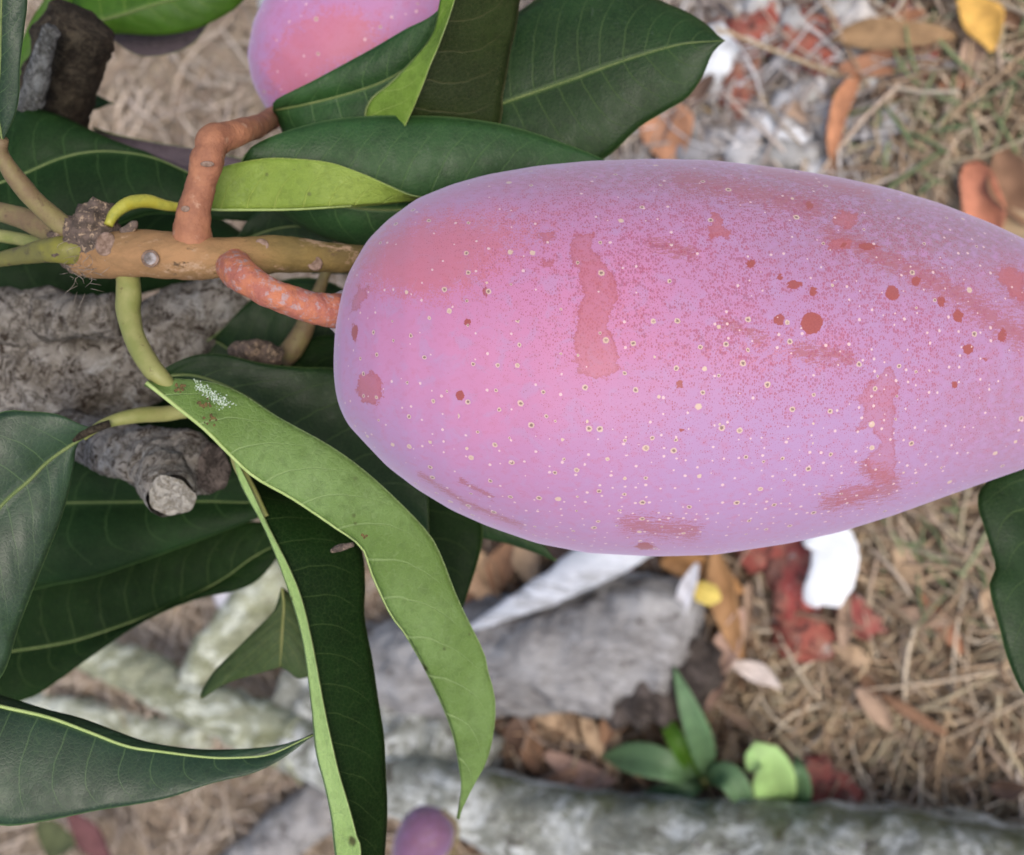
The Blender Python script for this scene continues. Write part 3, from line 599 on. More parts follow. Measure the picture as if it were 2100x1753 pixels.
# ---------------------------------------------------------------- leaves
def leaf(parent, A, M, B, mat='dark', under=UNDER, show='top', ref=None, camber=0.06, nv=12, petiole=None, pmat=None, label=None, n=46, m=9, rim=True, rib=True, ribmat=None, ribr=(3.2, 0.8), wave=0.012, quilt=1.0, name="leaf"):
    """blade lofted between edge A, midrib M and edge B, each a list of (px, py, distance) from base to tip.
    show: which face the camera sees on the half named by ref ('A'/'B', both when None)"""
    def world(c): return np.array([W(*q) for q in catmull(c, n)])
    a, mm, b = world(A), world(M), world(B)
    rows, uv = [], []
    view = np.array(CAM)
    sgn = []
    for half, e in ((-1, a), (1, b)):
        T = np.gradient(mm, axis=0); X = (e - mm) * half; N = np.cross(T, X)
        Ln = np.linalg.norm(N, axis=1); ok = Ln > np.percentile(Ln, 30)
        sgn.append((half, np.sum(N[ok] * (view - mm[ok]))))
    sA, sB = sgn[0][1], sgn[1][1]
    facing = (sA if ref == 'A' else sB if ref == 'B' else sA + sB) > 0    # is +N towards the camera?
    top_plus = facing == (show == 'top')
    V = []
    for i in range(n):
        t = i / (n - 1)
        T = mm[min(i + 1, n - 1)] - mm[max(i - 1, 0)]
        for j in range(-m, m + 1):
            w = abs(j) / m; e = a[i] if j < 0 else b[i]
            p = mm[i] * (1 - w) + e * w
            X = (e - mm[i]) * (1 if j >= 0 else -1) if j != 0 else (b[i] - a[i])
            N = np.cross(T, X); l = np.linalg.norm(N); N = N / l if l > 1e-12 else np.zeros(3)
            if not top_plus: N = -N
            wd = np.linalg.norm(e - mm[i])
            ph = t * nv - (w * .75 + w ** 3 * 1.1)
            bulge = camber * wd * 4 * w * (1 - w)
            q = quilt * 0.00030 * math.sin(math.pi * w) ** 0.7 * abs(math.sin(math.pi * (ph - 0.5)))
            wv = wave * wd * w * w * (math.sin(t * 19 + (3 if j < 0 else 0)) + .7 * math.sin(t * 47 + j * .3))
            V.append(p + N * (bulge + q + wv)); uv.append((t * nv, j / m))
    cols = 2 * m + 1
    F = []
    for i in range(n - 1):
        for j in range(cols - 1):
            q = i * cols + j; f = (q, q + cols, q + cols + 1, q + 1)      # normal = T x X
            F.append(f if top_plus else f[::-1])
    ms = [LEAF[mat] if isinstance(mat, str) else mat, under, RIM]
    o = mesh_obj(name, V, F, ms, parent, uv=uv)
    sm = o.modifiers.new("thickness", 'SOLIDIFY'); sm.thickness = 0.00035; sm.offset = -1; sm.material_offset = 1; sm.material_offset_rim = 2
    if label: o['label'] = label
    rm = ribmat or (MIDRIBL if show == 'under' else MIDRIB)
    if rib:
        rr = np.interp(np.linspace(0, 1, n), (0, 1), ribr) * PX * 0.26
        Vr, Fr, ur = tube_geo(mm, rr, seg=8); mesh_obj("midrib", Vr, Fr, rm, o, uv=ur)
    if petiole:
        pxtube("petiole", petiole, pmat or PETIOLE, o, n=26, seg=12, rough=0.06, rscale=300)
    return o
def z(lst, d0, d1=None):
    """give distances running from d0 (base) to d1 (tip) to picture-grid points"""
    d1 = d0 if d1 is None else d1; k = len(lst) - 1
    return [(p[0], p[1], p[2] if len(p) > 2 else d0 + (d1 - d0) * i / k) for i, p in enumerate(lst)]

# the fruiting shoot that carries both near mangoes
twig = thing("fruiting_shoot", "leafy mango shoot with ochre stem and orange fruit stalks holding both near mangoes", "mango shoot", W(185, 515, .242))
pxtube("stem", [(165, 520, .244, 44), (215, 524, .242, 46), (300, 520, .240, 49), (400, 527, .2405, 46), (480, 528, .242, 41), (560, 522, .245, 39), (650, 526, .249, 32), (730, 530, .253, 29), (800, 534, .257, 27)], STEM, twig, n=70, seg=28, rough=0.10, rscale=130)
pxtube("fruit_stalk", [(396, 500, .2405, 40), (394, 470, .239, 38), (400, 425, .238, 33), (415, 370, .237, 30), (426, 325, .236, 34), (430, 312, .236, 30), (436, 290, .237, 34), (462, 280, .24, 30), (500, 268, .246, 25), (535, 256, .265, 22), (562, 240, .297, 21), (580, 232, .312, 20)], STALK, twig, n=110, seg=28, rough=0.09, rscale=280)
pxtube("fruit_stalk", [(474, 528, .2455, 30), (479, 546, .2395, 37), (494, 562, .2345, 36), (518, 580, .2325, 32), (560, 603, .2325, 31), (612, 622, .2355, 32), (655, 633, .2385, 34), (700, 638, .2425, 35), (735, 640, .246, 33)], STALKR, twig, n=110, seg=28, rough=0.09, rscale=280)
pxtube("node", [(120, 505, .247, 26), (150, 500, .245, 52), (185, 500, .243, 60), (205, 505, .242, 54), (218, 515, .242, 44)], NODE, twig, n=40, seg=28, rough=0.35, rscale=260)
pxtube("node_bump", [(165, 490, .238, 20), (185, 455, .24, 34), (215, 440, .243, 30), (228, 425, .245, 14)], NODE, twig, n=24, seg=20, rough=0.4, rscale=300)
def disc(px, py, d, r, mat, name="leaf_scar", sy=1.0, tilt=0.0, hgt=.35):
    c = W(px, py, d); n = 18; V, F = [], []
    for k, (f, zz) in enumerate(((1.0, -.5), (1.0, .2), (.8, .42), (.55, .25), (.25, .35))):
        for i in range(n):
            a = math.tau * i / n; x, y = math.cos(a) * f * r, math.sin(a) * f * r * sy
            x, y = x * math.cos(tilt) - y * math.sin(tilt), x * math.sin(tilt) + y * math.cos(tilt)
            V.append(tuple(c + R * (x * PX * d) - U * (y * PX * d) - D * (zz * hgt * 2 * r * PX * d)))
    F = [(k * n + i, k * n + (i + 1) % n, (k + 1) * n + (i + 1) % n, (k + 1) * n + i) for k in range(4) for i in range(n)] + [tuple(4 * n + i for i in range(n))]
    return mesh_obj(name, V, F, mat, twig)
disc(308, 530, .2339, 18, SCARB, hgt=.12); disc(308, 530, .2338, 13, SCAR, hgt=.18); disc(216, 500, .2357, 20, SCARB, sy=1.25, tilt=.3, hgt=.2)
disc(537, 503, .2405, 15, SCARB, sy=.9, tilt=.6); disc(646, 540, .2455, 15, SCARB, sy=1.0); disc(380, 428, .2342, 9, SCARB, sy=.7, hgt=.12); disc(425, 336, .2322, 14, SCARB, sy=.4, hgt=.12)
pxtube("bud_scale", [(255, 478, .238, 12), (272, 462, .237, 10), (280, 455, .236, 3)], NODE, twig, n=10, seg=10, rough=.3, rscale=300)
def fibres():
    V, F = [], []
    for k in range(46):
        a = random.uniform(0, math.tau); px, py = 178 + random.gauss(0, 22), 545 + random.gauss(0, 26)
        L = random.uniform(10, 36); dx, dy = math.cos(a) * L, abs(math.sin(a)) * L * .9
        d0 = .2345 + random.uniform(0, .004) + max(0, (py - 570)) * 6e-5
        C = catmull([(px, py, d0, .8), (px + dx * .5 + random.gauss(0, 8), py + dy * .5, d0 - .001, .7), (px + dx, py + dy, d0 + random.uniform(-.001, .004), .3)], 8)
        v, f, _ = tube_geo(np.array([W(*c[:3]) for c in C]), C[:, 3] * PX * .15, seg=4)
        b = sum(len(x) for x in V); V.append(v); F += [tuple(q + b for q in g) for g in f]
    o = mesh_obj("husk_fibre", np.vstack(V), F, HAIR, twig); o['kind'] = 'stuff'
fibres()

# leaves behind node, stem and grey branch, with shade put into their colour
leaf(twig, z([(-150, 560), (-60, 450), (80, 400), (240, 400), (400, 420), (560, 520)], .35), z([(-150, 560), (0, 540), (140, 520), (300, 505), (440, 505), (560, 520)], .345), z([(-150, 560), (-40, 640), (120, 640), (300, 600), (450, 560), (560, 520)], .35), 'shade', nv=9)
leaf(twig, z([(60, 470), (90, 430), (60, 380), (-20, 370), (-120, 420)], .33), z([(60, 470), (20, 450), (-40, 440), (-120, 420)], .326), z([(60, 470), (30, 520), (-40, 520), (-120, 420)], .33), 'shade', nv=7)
leaf(twig, z([(560, 900), (440, 800), (300, 770), (150, 800), (20, 880)], .36), z([(560, 900), (430, 890), (300, 880), (150, 880), (20, 880)], .355), z([(560, 900), (420, 980), (300, 990), (150, 960), (20, 880)], .36), 'deep_shade', rib=False)  # dark leaf added to fill the shaded gap between branch and stub
# green leaf stalks running back from the node
pxtube("petiole", [(-20, 430, .256, 20), (40, 445, .253, 22), (90, 468, .25, 23), (150, 495, .247, 22)], PETIOLEB, twig, n=20, seg=14, rough=.08, rscale=250)
pxtube("petiole", [(-20, 480, .268, 13), (40, 490, .265, 13), (110, 506, .258, 13), (150, 515, .252, 12)], PETIOLE, twig, n=20, seg=12, rough=.06, rscale=250)
pxtube("petiole", [(-20, 536, .245, 15), (40, 524, .243, 18), (90, 514, .241, 24), (140, 512, .24, 30), (170, 515, .241, 30)], PETIOLEO, twig, n=24, seg=16, rough=.08, rscale=250)
# leaf in front at the far corner
leaf(twig, z([(5, 292), (-30, 250), (-60, 150), (-70, 40), (-60, -90), (0, -180)], .226, .21), z([(5, 292), (-5, 220), (0, 130), (2, 40), (5, -60), (10, -180)], .226, .21),
     z([(5, 292), (30, 240), (40, 190), (41, 140), (50, 60), (56, 0), (50, -80), (10, -180)], .226, .212), 'sheen', petiole=[(5, 285, .2255, 12), (2, 315, .228, 15), (30, 362, .231, 19), (75, 415, .235, 20), (120, 455, .239, 22), (165, 490, .242, 24)], pmat=PETIOLEB)
# big dark leaf behind the upper stalk
leaf(twig, z([(-70, 400), (-10, 290), (35, 222), (110, 232), (180, 262), (240, 292), (300, 322), (400, 372), (520, 430), (640, 455)], .292, .3), z([(-70, 400), (0, 375), (50, 356), (120, 326), (180, 312), (240, 311), (320, 325), (420, 370), (540, 425), (640, 455)], .288, .3),
     z([(-70, 400), (-40, 470), (30, 500), (120, 495), (220, 470), (300, 440), (370, 440), (450, 450), (550, 455), (640, 455)], .286, .3), 'shade', ref='B', camber=.1)
# dull leaf underside behind it
leaf(twig, z([(190, 262), (250, 278), (330, 293), (420, 308), (520, 330)], .33), z([(190, 262), (250, 290), (330, 318), (420, 345), (520, 330)], .332), z([(190, 262), (240, 310), (320, 370), (420, 390), (520, 330)], .335), 'dark', under=UNDERP, show='under', rib=False)
# arching mid green leaf between the two fruits
leaf(twig, z([(495, 335), (520, 298), (600, 264), (700, 242), (820, 236), (940, 241), (1050, 259), (1150, 291), (1235, 325), (1330, 372)], .254, .272), z([(495, 335), (600, 390), (720, 425), (840, 430), (960, 425), (1080, 410), (1200, 392), (1330, 372)], .259, .276),
     z([(495, 335), (560, 430), (700, 500), (850, 520), (1000, 500), (1150, 450), (1330, 372)], .268, .284), 'mid', camber=.12, ref='A', nv=14)
# folded yellow green leaf showing its underside
leaf(twig, z([(368, 424), (405, 375), (440, 350), (470, 338), (540, 325), (600, 325), (680, 334), (760, 362), (830, 394), (866, 403)], .2475, .256), z([(368, 424), (430, 429), (500, 430), (600, 429), (700, 423), (790, 416), (850, 409), (866, 403)], .2495, .262),
     z([(368, 424), (420, 400), (500, 375), (600, 365), (700, 372), (790, 392), (850, 404), (866, 403)], .2575, .264), 'mid', under=UNDERY, show='under', ref='A', camber=-.03, nv=9, label="folded yellow green leaf seen from below", rib=True, ribr=(3.5, 1),
     petiole=[(222, 462, .238, 9), (235, 438, .239, 12), (262, 418, .241, 14), (300, 412, .244, 14), (340, 421, .247, 11), (375, 425, .2497, 9), (420, 428, .25, 7)], pmat=PETIOLEY)
# upper leaf overlapping the second mango
leaf(twig, z([(560, 225), (566, 204), (640, 166), (760, 101), (830, 60), (890, 28), (940, -30), (990, -120)], .276, .258), z([(560, 225), (620, 215), (720, 190), (800, 160), (870, 110), (930, 40), (990, -120)], .277, .264),
     z([(560, 225), (600, 300), (700, 330), (820, 280), (900, 180), (950, 60), (990, -120)], .282, .272), 'mid', camber=.1, ref='A', nv=11)
# brownish leaf with the curled bright half
leaf(twig, z([(775, 330), (820, 280), (842, 235), (862, 190), (882, 140), (906, 80), (934, 0), (950, -60), (970, -160)], .2665, .2425), z([(775, 330), (750, 250), (760, 206), (800, 172), (842, 130), (880, 85), (896, 50), (905, 0), (925, -60), (970, -160)], .268, .245),
     z([(775, 330), (900, 330), (1000, 300), (1028, 240), (1032, 190), (1050, 100), (1066, 0), (1060, -70), (970, -160)], .283, .262), 'brown', under=leaf_mat("leaf_underside_glow", (0.11, 0.2, 0.02), (0.3, 0.4, 0.1), 0.5, 0.3, trans=0.2, col2=(0.2, 0.32, 0.05)), ref='B', camber=.02, quilt=.5, nv=9, label="brownish green leaf with one half curled over, bright green beneath", rib=True)
# big dark leaf with pointed tip
leaf(twig, z([(850, 285), (950, 130), (1080, 10), (1200, -40), (1300, -20), (1400, 20), (1450, 50), (1470, 70), (1487, 83)], .285, .27), z([(850, 285), (950, 245), (1035, 210), (1110, 184), (1180, 160), (1250, 134), (1320, 111), (1400, 90), (1487, 83)], .284, .27),
     z([(850, 285), (950, 350), (1080, 370), (1180, 350), (1245, 322), (1310, 262), (1370, 225), (1410, 200), (1440, 158), (1462, 108), (1487, 83)], .286, .27), 'dark', camber=.06, nv=14)
# shaded leaves under the stem
leaf(twig, z([(480, 500), (520, 440), (600, 415), (700, 420), (760, 460), (800, 540)], .292), z([(480, 500), (560, 470), (640, 465), (720, 490), (800, 540)], .294), z([(480, 500), (560, 520), (660, 540), (740, 545), (800, 540)], .296), 'dark', camber=.05)
leaf(twig, z([(640, 560), (690, 480), (745, 430), (800, 410), (870, 420)], .3), z([(640, 560), (700, 530), (760, 490), (820, 460), (870, 420)], .302), z([(640, 560), (740, 560), (820, 530), (860, 480), (870, 420)], .304), 'sheen', camber=.08, ribr=(2, 1), petiole=[(735, 430, .296, 9), (715, 462, .295, 10), (690, 500, .295, 10), (668, 560, .296, 11), (652, 600, .296, 13), (625, 670, .296, 20), (600, 715, .296, 24), (580, 735, .297, 22)], pmat=PETIOLEB)
leaf(twig, z([(380, 720), (440, 690), (520, 610), (600, 570), (700, 590), (800, 700)], .312), z([(380, 720), (430, 695), (500, 735), (600, 770), (700, 760), (800, 700)], .316), z([(380, 720), (440, 790), (560, 850), (700, 840), (800, 700)], .318), 'dark', camber=.05)
leaf(twig, z([(470, 760), (560, 660), (640, 610), (740, 600), (850, 640)], .32), z([(470, 760), (600, 740), (700, 690), (780, 660), (850, 640)], .323), z([(470, 760), (600, 800), (720, 790), (800, 740), (850, 640)], .326), 'mid', camber=.05)
pxtube("dry_bud", [(472, 722, .286, 10), (500, 718, .285, 22), (540, 725, .286, 26), (575, 735, .288, 20)], NODE, twig, n=20, seg=18, rough=.5, rscale=260)

# lower pair: petiole, its shaded half leaf, and the big pale leaf
leaf(twig, z([(310, 775), (350, 748), (400, 728), (460, 727), (540, 745), (620, 753), (700, 757), (800, 800), (870, 950), (880, 1130)], .266, .285), z([(310, 775), (400, 770), (500, 810), (600, 880), (720, 960), (800, 1040), (880, 1130)], .268, .288),
     z([(310, 775), (380, 840), (480, 930), (580, 1000), (700, 1070), (800, 1110), (880, 1130)], .275, .292), 'dark', ref='A', camber=.05, nv=10)
leaf(twig, z([(560, 720), (700, 690), (850, 800), (950, 1000), (990, 1100), (935, 1290)], .3), z([(560, 720), (690, 800), (790, 960), (860, 1120), (935, 1290)], .3), z([(560, 720), (600, 850), (700, 1000), (780, 1150), (880, 1260), (935, 1290)], .302), 'deep_shade', camber=.04, rib=False)  # near-black colour stands in for deep shade beside the mango
leaf(twig, z([(840, 960), (940, 980), (1050, 1060), (1110, 1110), (1140, 1150)], .312), z([(840, 960), (930, 1020), (1020, 1080), (1080, 1110), (1140, 1150)], .312), z([(840, 960), (900, 1060), (960, 1095), (1050, 1118), (1140, 1150)], .314), 'dark', rib=False)
big = leaf(twig, z([(300, 784), (360, 778), (440, 786), (500, 810), (570, 855), (680, 916), (760, 975), (830, 1040), (880, 1095), (905, 1140), (940, 1230), (990, 1330), (1000, 1372), (1015, 1432), (1012, 1500), (998, 1560), (970, 1612), (940, 1678)], .236, .262),
     z([(300, 784), (360, 832), (420, 880), (462, 922), (520, 976), (600, 1022), (680, 1076), (742, 1122), (764, 1180), (802, 1260), (832, 1300), (872, 1370), (910, 1450), (932, 1512), (944, 1580), (948, 1625), (940, 1678)], .233, .262),
     z([(300, 784), (400, 840), (500, 920), (620, 990), (740, 1070), (820, 1180), (890, 1320), (940, 1440), (960, 1540), (940, 1678)], .246, .266), 'mid', show='under', ref='A', camber=-.05, nv=13, ribr=(4, 1), wave=.02, label="long pale green leaf folded with its underside out",
     petiole=[(262, 560, .243, 24), (264, 600, .242, 25), (263, 640, .241, 24), (275, 690, .239, 22), (298, 735, .237, 22), (325, 770, .236, 20), (360, 800, .238, 10)], pmat=PETIOLE, rib=True)
def marks(name, spots, mat):
    V, F = [], []
    for px, py, r in spots:
        c = W(px, py, .2335); b = len(V); q = r * PX * .235; a0 = random.uniform(0, 6)
        V.append(tuple(c - D * .00008))
        for i in range(9):
            a = math.tau * i / 9; k = random.uniform(.7, 1.2); V.append(tuple(c + (R * math.cos(a) - U * math.sin(a)) * q * k + D * .0003))
        F += [(b, b + 1 + i, b + 1 + (i + 1) % 9) for i in range(9)]
    o = mesh_obj(name, V, F, mat, big); o['kind'] = 'stuff'
marks("white_residue", [(400 + 64 * t + random.gauss(0, 3 + 6 * t), 785 + 46 * t + random.gauss(0, 5), random.uniform(.5, 1.9)) for t in [random.random() ** .8 for _ in range(280)]], plain("white_residue", (0.5, 0.56, 0.52), (0.3, 0.4, 0.26), 900, .8, bump=.1))
marks("brown_spot", [(372 + random.gauss(0, 8), 796 + random.gauss(0, 4), random.uniform(1.5, 4)) for _ in range(14)] + [(417 + random.gauss(0, 6), 828 + random.gauss(0, 5), random.uniform(2, 4)) for _ in range(12)] + [(434 + random.gauss(0, 5), 858 + random.gauss(0, 7), random.uniform(1.5, 4)) for _ in range(14)] + [(748 + random.gauss(0, 3), 1100 + random.gauss(0, 3), 3) for _ in range(4)], plain("leaf_blight", (0.05, 0.04, 0.015), (0.14, 0.09, 0.03), 900, .8, bump=.1))
# long leaf with one half folded over
leaf(twig, z([(480, 930), (515, 1000), (552, 1080), (610, 1200), (640, 1310), (664, 1440), (690, 1560), (716, 1650), (732, 1710), (741, 1753), (722, 1900)], .2495, .24), z([(480, 930), (495, 990), (545, 1085), (590, 1200), (622, 1310), (640, 1440), (650, 1540), (668, 1610), (682, 1680), (690, 1753), (715, 1900)], .25, .243),
     z([(480, 930), (560, 1000), (620, 1018), (690, 1062), (742, 1125), (748, 1200), (747, 1260), (765, 1360), (780, 1450), (790, 1550), (791, 1753), (760, 1900)], .262, .256), 'deep_shade', under=leaf_mat("leaf_underside_bright", (0.28, 0.42, 0.13), (0.42, 0.55, 0.25), 0.6, 0.2, trans=0.15, spots=0.3, col2=(0.33, 0.48, 0.17), bump=.5, veinw=.02), ref='B', camber=.03, quilt=.4, nv=17, rib=True, ribmat=MIDRIBL, ribr=(2, 1.5), label="long dark leaf with its bright underside folded over along one edge",
     petiole=[(478, 915, .252, 12), (492, 960, .251, 12), (520, 1010, .2505, 9), (545, 1060, .25, 7)], n=60)
pxtube("dry_bract", [(680, 1130, .243, 4), (700, 1122, .2415, 8), (725, 1116, .241, 5)], NODE, twig, n=10, seg=8, rough=.3, rscale=300)

# shoot reaching in at the shaded side
shoot = thing("leafy_shoot", "dark shaded mango shoot whose large leaves spread around the sawn grey stub", "mango shoot", W(-60, 1000, .28))
pxtube("stem", [(-160, 900, .31, 26), (-90, 960, .3, 25), (-40, 1020, .31, 22)], PETIOLEB, shoot, n=14, seg=12)
leaf(shoot, z([(215, 868), (185, 875), (160, 868), (120, 850), (60, 843), (0, 845), (-80, 890), (-160, 1100), (-190, 1350)], .247, .23), z([(215, 868), (160, 903), (100, 945), (60, 985), (0, 1040), (-60, 1130), (-120, 1240), (-190, 1350)], .247, .232),
     z([(215, 868), (175, 888), (157, 905), (151, 960), (130, 1050), (100, 1130), (70, 1205), (40, 1282), (0, 1392), (-80, 1420), (-190, 1350)], .249, .236), 'sheen', camber=.07, nv=11, ribr=(4, 2), petiole=[(395, 840, .26, 15), (340, 848, .257, 16), (280, 852, .252, 16), (215, 868, .248, 11), (170, 897, .2465, 7)], pmat=PETIOLE)
leaf(shoot, z([(-20, 1060), (60, 960), (150, 925), (300, 915), (420, 920), (520, 960), (620, 1020)], .318, .31), z([(-20, 1060), (60, 1036), (130, 1031), (300, 1029), (420, 1028), (520, 1030), (620, 1020)], .318, .31),
     z([(-20, 1060), (0, 1180), (30, 1213), (120, 1198), (200, 1182), (300, 1148), (400, 1112), (530, 1062), (620, 1020)], .316, .31), 'shade', camber=.12, nv=9)
leaf(shoot, z([(-40, 1350), (0, 1230), (100, 1160), (300, 1110), (440, 1080), (540, 1070), (600, 1100)], .335, .325), z([(-40, 1350), (20, 1336), (100, 1324), (180, 1306), (330, 1252), (450, 1192), (520, 1142), (600, 1100)], .335, .325),
     z([(-40, 1350), (-20, 1440), (60, 1432), (120, 1395), (190, 1345), (300, 1272), (400, 1230), (520, 1196), (600, 1100)], .333, .325), 'deep_shade', camber=.06, nv=12, ribr=(3, 1.6))
# curved bluish leaf at the lower corner
leaf(shoot, z([(-120, 1390), (-60, 1405), (0, 1424), (80, 1450), (180, 1476), (300, 1520), (420, 1536), (560, 1530), (642, 1506)], .246, .25), z([(-120, 1410), (-60, 1432), (0, 1448), (100, 1471), (180, 1500), (260, 1530), (330, 1541), (430, 1553), (500, 1553), (560, 1545), (642, 1507)], .24, .25),
     z([(-120, 1420), (-90, 1660), (0, 1693), (100, 1682), (200, 1662), (330, 1640), (430, 1608), (520, 1585), (580, 1555), (642, 1508)], .232, .25), 'sheen', ref='B', under=LEAF['brown'], camber=.05, nv=13, ribr=(4, 1.5), ribmat=MIDRIBL, label="curved blue green leaf with a narrow raised edge")
o = pxtube("twig_fragment", [(150, 902, .2445, 7), (170, 890, .2445, 8), (200, 877, .2455, 8.5), (226, 868, .2465, 7.5)], BARKD, None, n=20, seg=14, rough=.12, rscale=300)
tag(o, "short charcoal twig fragment lying along the midrib of the pale stalked bluish leaf", "twig")
# small folded leaf deeper in
leaf(shoot, z([(578, 1205), (560, 1255), (530, 1285), (490, 1325), (432, 1385), (412, 1432), (470, 1400), (575, 1368)], .30, .30), z([(578, 1205), (582, 1240), (580, 1280), (577, 1330), (574, 1368)], .297, .30), z([(578, 1205), (610, 1230), (640, 1300), (650, 1370), (615, 1392), (590, 1376), (574, 1368)], .302), leaf_mat("leaf_olive", (0.035, 0.06, 0.02), (0.16, 0.18, 0.06), .6, .2, trans=.1), camber=.03, nv=7, ribmat=PETIOLE)

# bright leaf and grey leaf behind the dark stub
back = thing("backlit_shoot", "bright backlit mango leaves behind the dark sawn branch", "mango shoot", W(180, -120, .34))
pxtube("stem", [(-60, -140, .35, 20), (60, -150, .35, 20), (180, -160, .35, 18)], PETIOLEB, back, n=12, seg=12)
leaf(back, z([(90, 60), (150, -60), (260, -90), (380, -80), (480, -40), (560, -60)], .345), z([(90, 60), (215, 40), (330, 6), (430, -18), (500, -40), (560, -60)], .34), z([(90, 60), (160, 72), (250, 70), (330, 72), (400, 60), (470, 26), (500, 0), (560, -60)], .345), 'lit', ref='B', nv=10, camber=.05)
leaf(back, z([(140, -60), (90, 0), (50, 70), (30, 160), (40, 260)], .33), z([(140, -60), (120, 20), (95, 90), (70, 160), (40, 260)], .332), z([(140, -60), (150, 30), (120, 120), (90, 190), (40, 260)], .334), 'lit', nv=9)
leaf(back, z([(200, 60), (300, 62), (400, 45), (440, 30)], .36), z([(200, 60), (300, 85), (380, 70), (440, 30)], .36), z([(200, 60), (280, 112), (350, 110), (400, 85), (440, 30)], .36), LEAF['brown'], under=UNDERP, show='under', rib=False)
leaf(back, z([(150, 180), (190, 190), (232, 212)], .34), z([(150, 180), (180, 205), (232, 212)], .34), z([(150, 180), (180, 225), (232, 212)], .34), 'dark', rib=False)

# lone dark leaf at the hanging side
hang = thing("hanging_shoot", "dark green leaf on its own shoot, hanging past the mango's lower end", "mango shoot", W(2200, 900, .29))
pxtube("stem", [(2300, 780, .3, 14), (2240, 840, .295, 13), (2170, 900, .29, 9)], PETIOLE, hang, n=12, seg=10)
leaf(hang, z([(2170, 900), (2060, 960), (2012, 1000), (2006, 1040), (2028, 1110), (2042, 1165), (2029, 1200), (2050, 1290), (2078, 1380), (2115, 1440), (2200, 1520)], .29, .27), z([(2170, 900), (2110, 1000), (2125, 1100), (2150, 1200), (2170, 1320), (2185, 1420), (2200, 1520)], .288, .27), z([(2170, 900), (2240, 1000), (2290, 1150), (2290, 1300), (2250, 1430), (2200, 1520)], .29, .272), 'dark', camber=.06, nv=10)

# ---------------------------------------------------------------- branches
br = thing("grey_branch", "thick old grey branch with lichen patches and a sawn side stub", "branch", W(100, 760, .32))
pxtube("bark", [(-120, 800, .315, 125), (0, 785, .315, 122), (100, 775, .315, 118), (200, 760, .316, 108), (290, 730, .318, 92), (370, 680, .319, 84), (430, 630, .32, 72), (475, 585, .321, 50)], BARKP, br, n=110, seg=56, rough=0.22, rscale=110)
pxtube("knuckle", [(-100, 660, .303, 60), (0, 655, .302, 62), (80, 648, .301, 58), (140, 645, .30, 50)], BARK, br, n=50, seg=36, rough=0.22, rscale=130)
pxtube("broken_spur", [(92, 652, .296, 46), (130, 650, .2945, 47), (180, 647, .2935, 46), (238, 645, .293, 45)], BARK, br, n=44, seg=32, rough=0.25, rscale=170, ridges=.12)
pxtube("stub", [(120, 880, .3, 44), (190, 905, .293, 50), (260, 925, .288, 58), (330, 945, .284, 68), (400, 955, .282, 66), (440, 960, .283, 52)], BARKP, br, n=60, seg=40, rough=0.2, rscale=150)
pxtube("stub", [(325, 940, .282, 60), (336, 975, .274, 58), (346, 1005, .267, 53), (350, 1018, .264, 48)], BARKP, br, n=40, seg=36, rough=0.14, rscale=190, cap1=False)
def face(px, py, d, rx, ry, mat, parent, name, nrm):
    c = np.array(W(px, py, d)); nr = np.array((R * nrm[0] - U * nrm[1] - D * nrm[2]).normalized())
    a = np.cross(nr, np.array(R)); a /= np.linalg.norm(a); b = np.cross(nr, a); V = []; n = 30
    for k, (f, h) in enumerate(((1.08, -.10), (1.0, .02), (.9, .0), (.6, .03), (.3, .0))):
        for i in range(n):
            t = math.tau * i / n; w = 1 + .06 * math.sin(t * 3 + 1) + .04 * math.sin(t * 7)
            V.append(tuple(c + (a * math.cos(t) * ry + b * math.sin(t) * rx) * f * w * PX * d + nr * h * rx * PX * d))
    F = [(k * n + i, k * n + (i + 1) % n, (k + 1) * n + (i + 1) % n, (k + 1) * n + i) for k in range(4) for i in range(n)] + [tuple(4 * n + i for i in range(n))]
    return mesh_obj(name, V, F, mat, parent)
face(350, 1020, .2628, 44, 47, CUT, br, "cut_face", (.05, .55, .8))
face(438, 962, .2735, 32, 48, ROT, br, "branch_scar", (.5, .1, .85))
dk = thing("dark_branch", "dark sawn off branch stub with charcoal bark in front of the bright leaves", "branch", W(110, 270, .31))
pxtube("bark", [(60, 420, .335, 74), (90, 300, .325, 74), (112, 210, .315, 73), (135, 130, .305, 72), (160, 60, .295, 70), (168, 40, .293, 66)], BARKD, dk, n=60, seg=40, rough=0.16, rscale=130, ridges=.1)
pxtube("pale_flank", [(30, 330, .308, 24), (52, 240, .298, 24), (78, 150, .289, 22), (105, 60, .28, 17)], BARKL, dk, n=40, seg=20, rough=0.3, rscale=170, ridges=.2)

# ---------------------------------------------------------------- mangoes
PROF = [(688, 0, 750), (690, 36, 750), (695, 75, 742), (703, 112, 730), (720, 158, 716), (760, 213, 703), (800, 254, 704), (860, 299, 705), (930, 335, 712), (1000, 361, 718), (1100, 388, 727), (1200, 403, 732), (1330, 409, 733), (1450, 406, 733), (1600, 385, 730), (1700, 365, 727), (1800, 338, 722), (1900, 305, 719), (2000, 268, 721), (2099, 228, 727), (2180, 178, 738), (2240, 118, 748), (2265, 70, 753), (2275, 0, 756)]
POLY = []
def zpoly(pts, ox, oy, k, f): POLY.append(([(ox + k * a, oy + k * b) for a, b in pts], f))
zpoly([(1085, 365), (1175, 345), (1165, 420), (1215, 470), (1260, 540), (1285, 600), (1265, 660), (1240, 700), (1235, 760), (1265, 830), (1282, 880), (1270, 945), (1220, 970), (1170, 978), (1115, 950), (1090, 900), (1090, 800), (1105, 740), (1115, 660), (1135, 600), (1110, 560), (1110, 510), (1080, 470), (1065, 400)], 659.7, 312.5, .4753, .54)
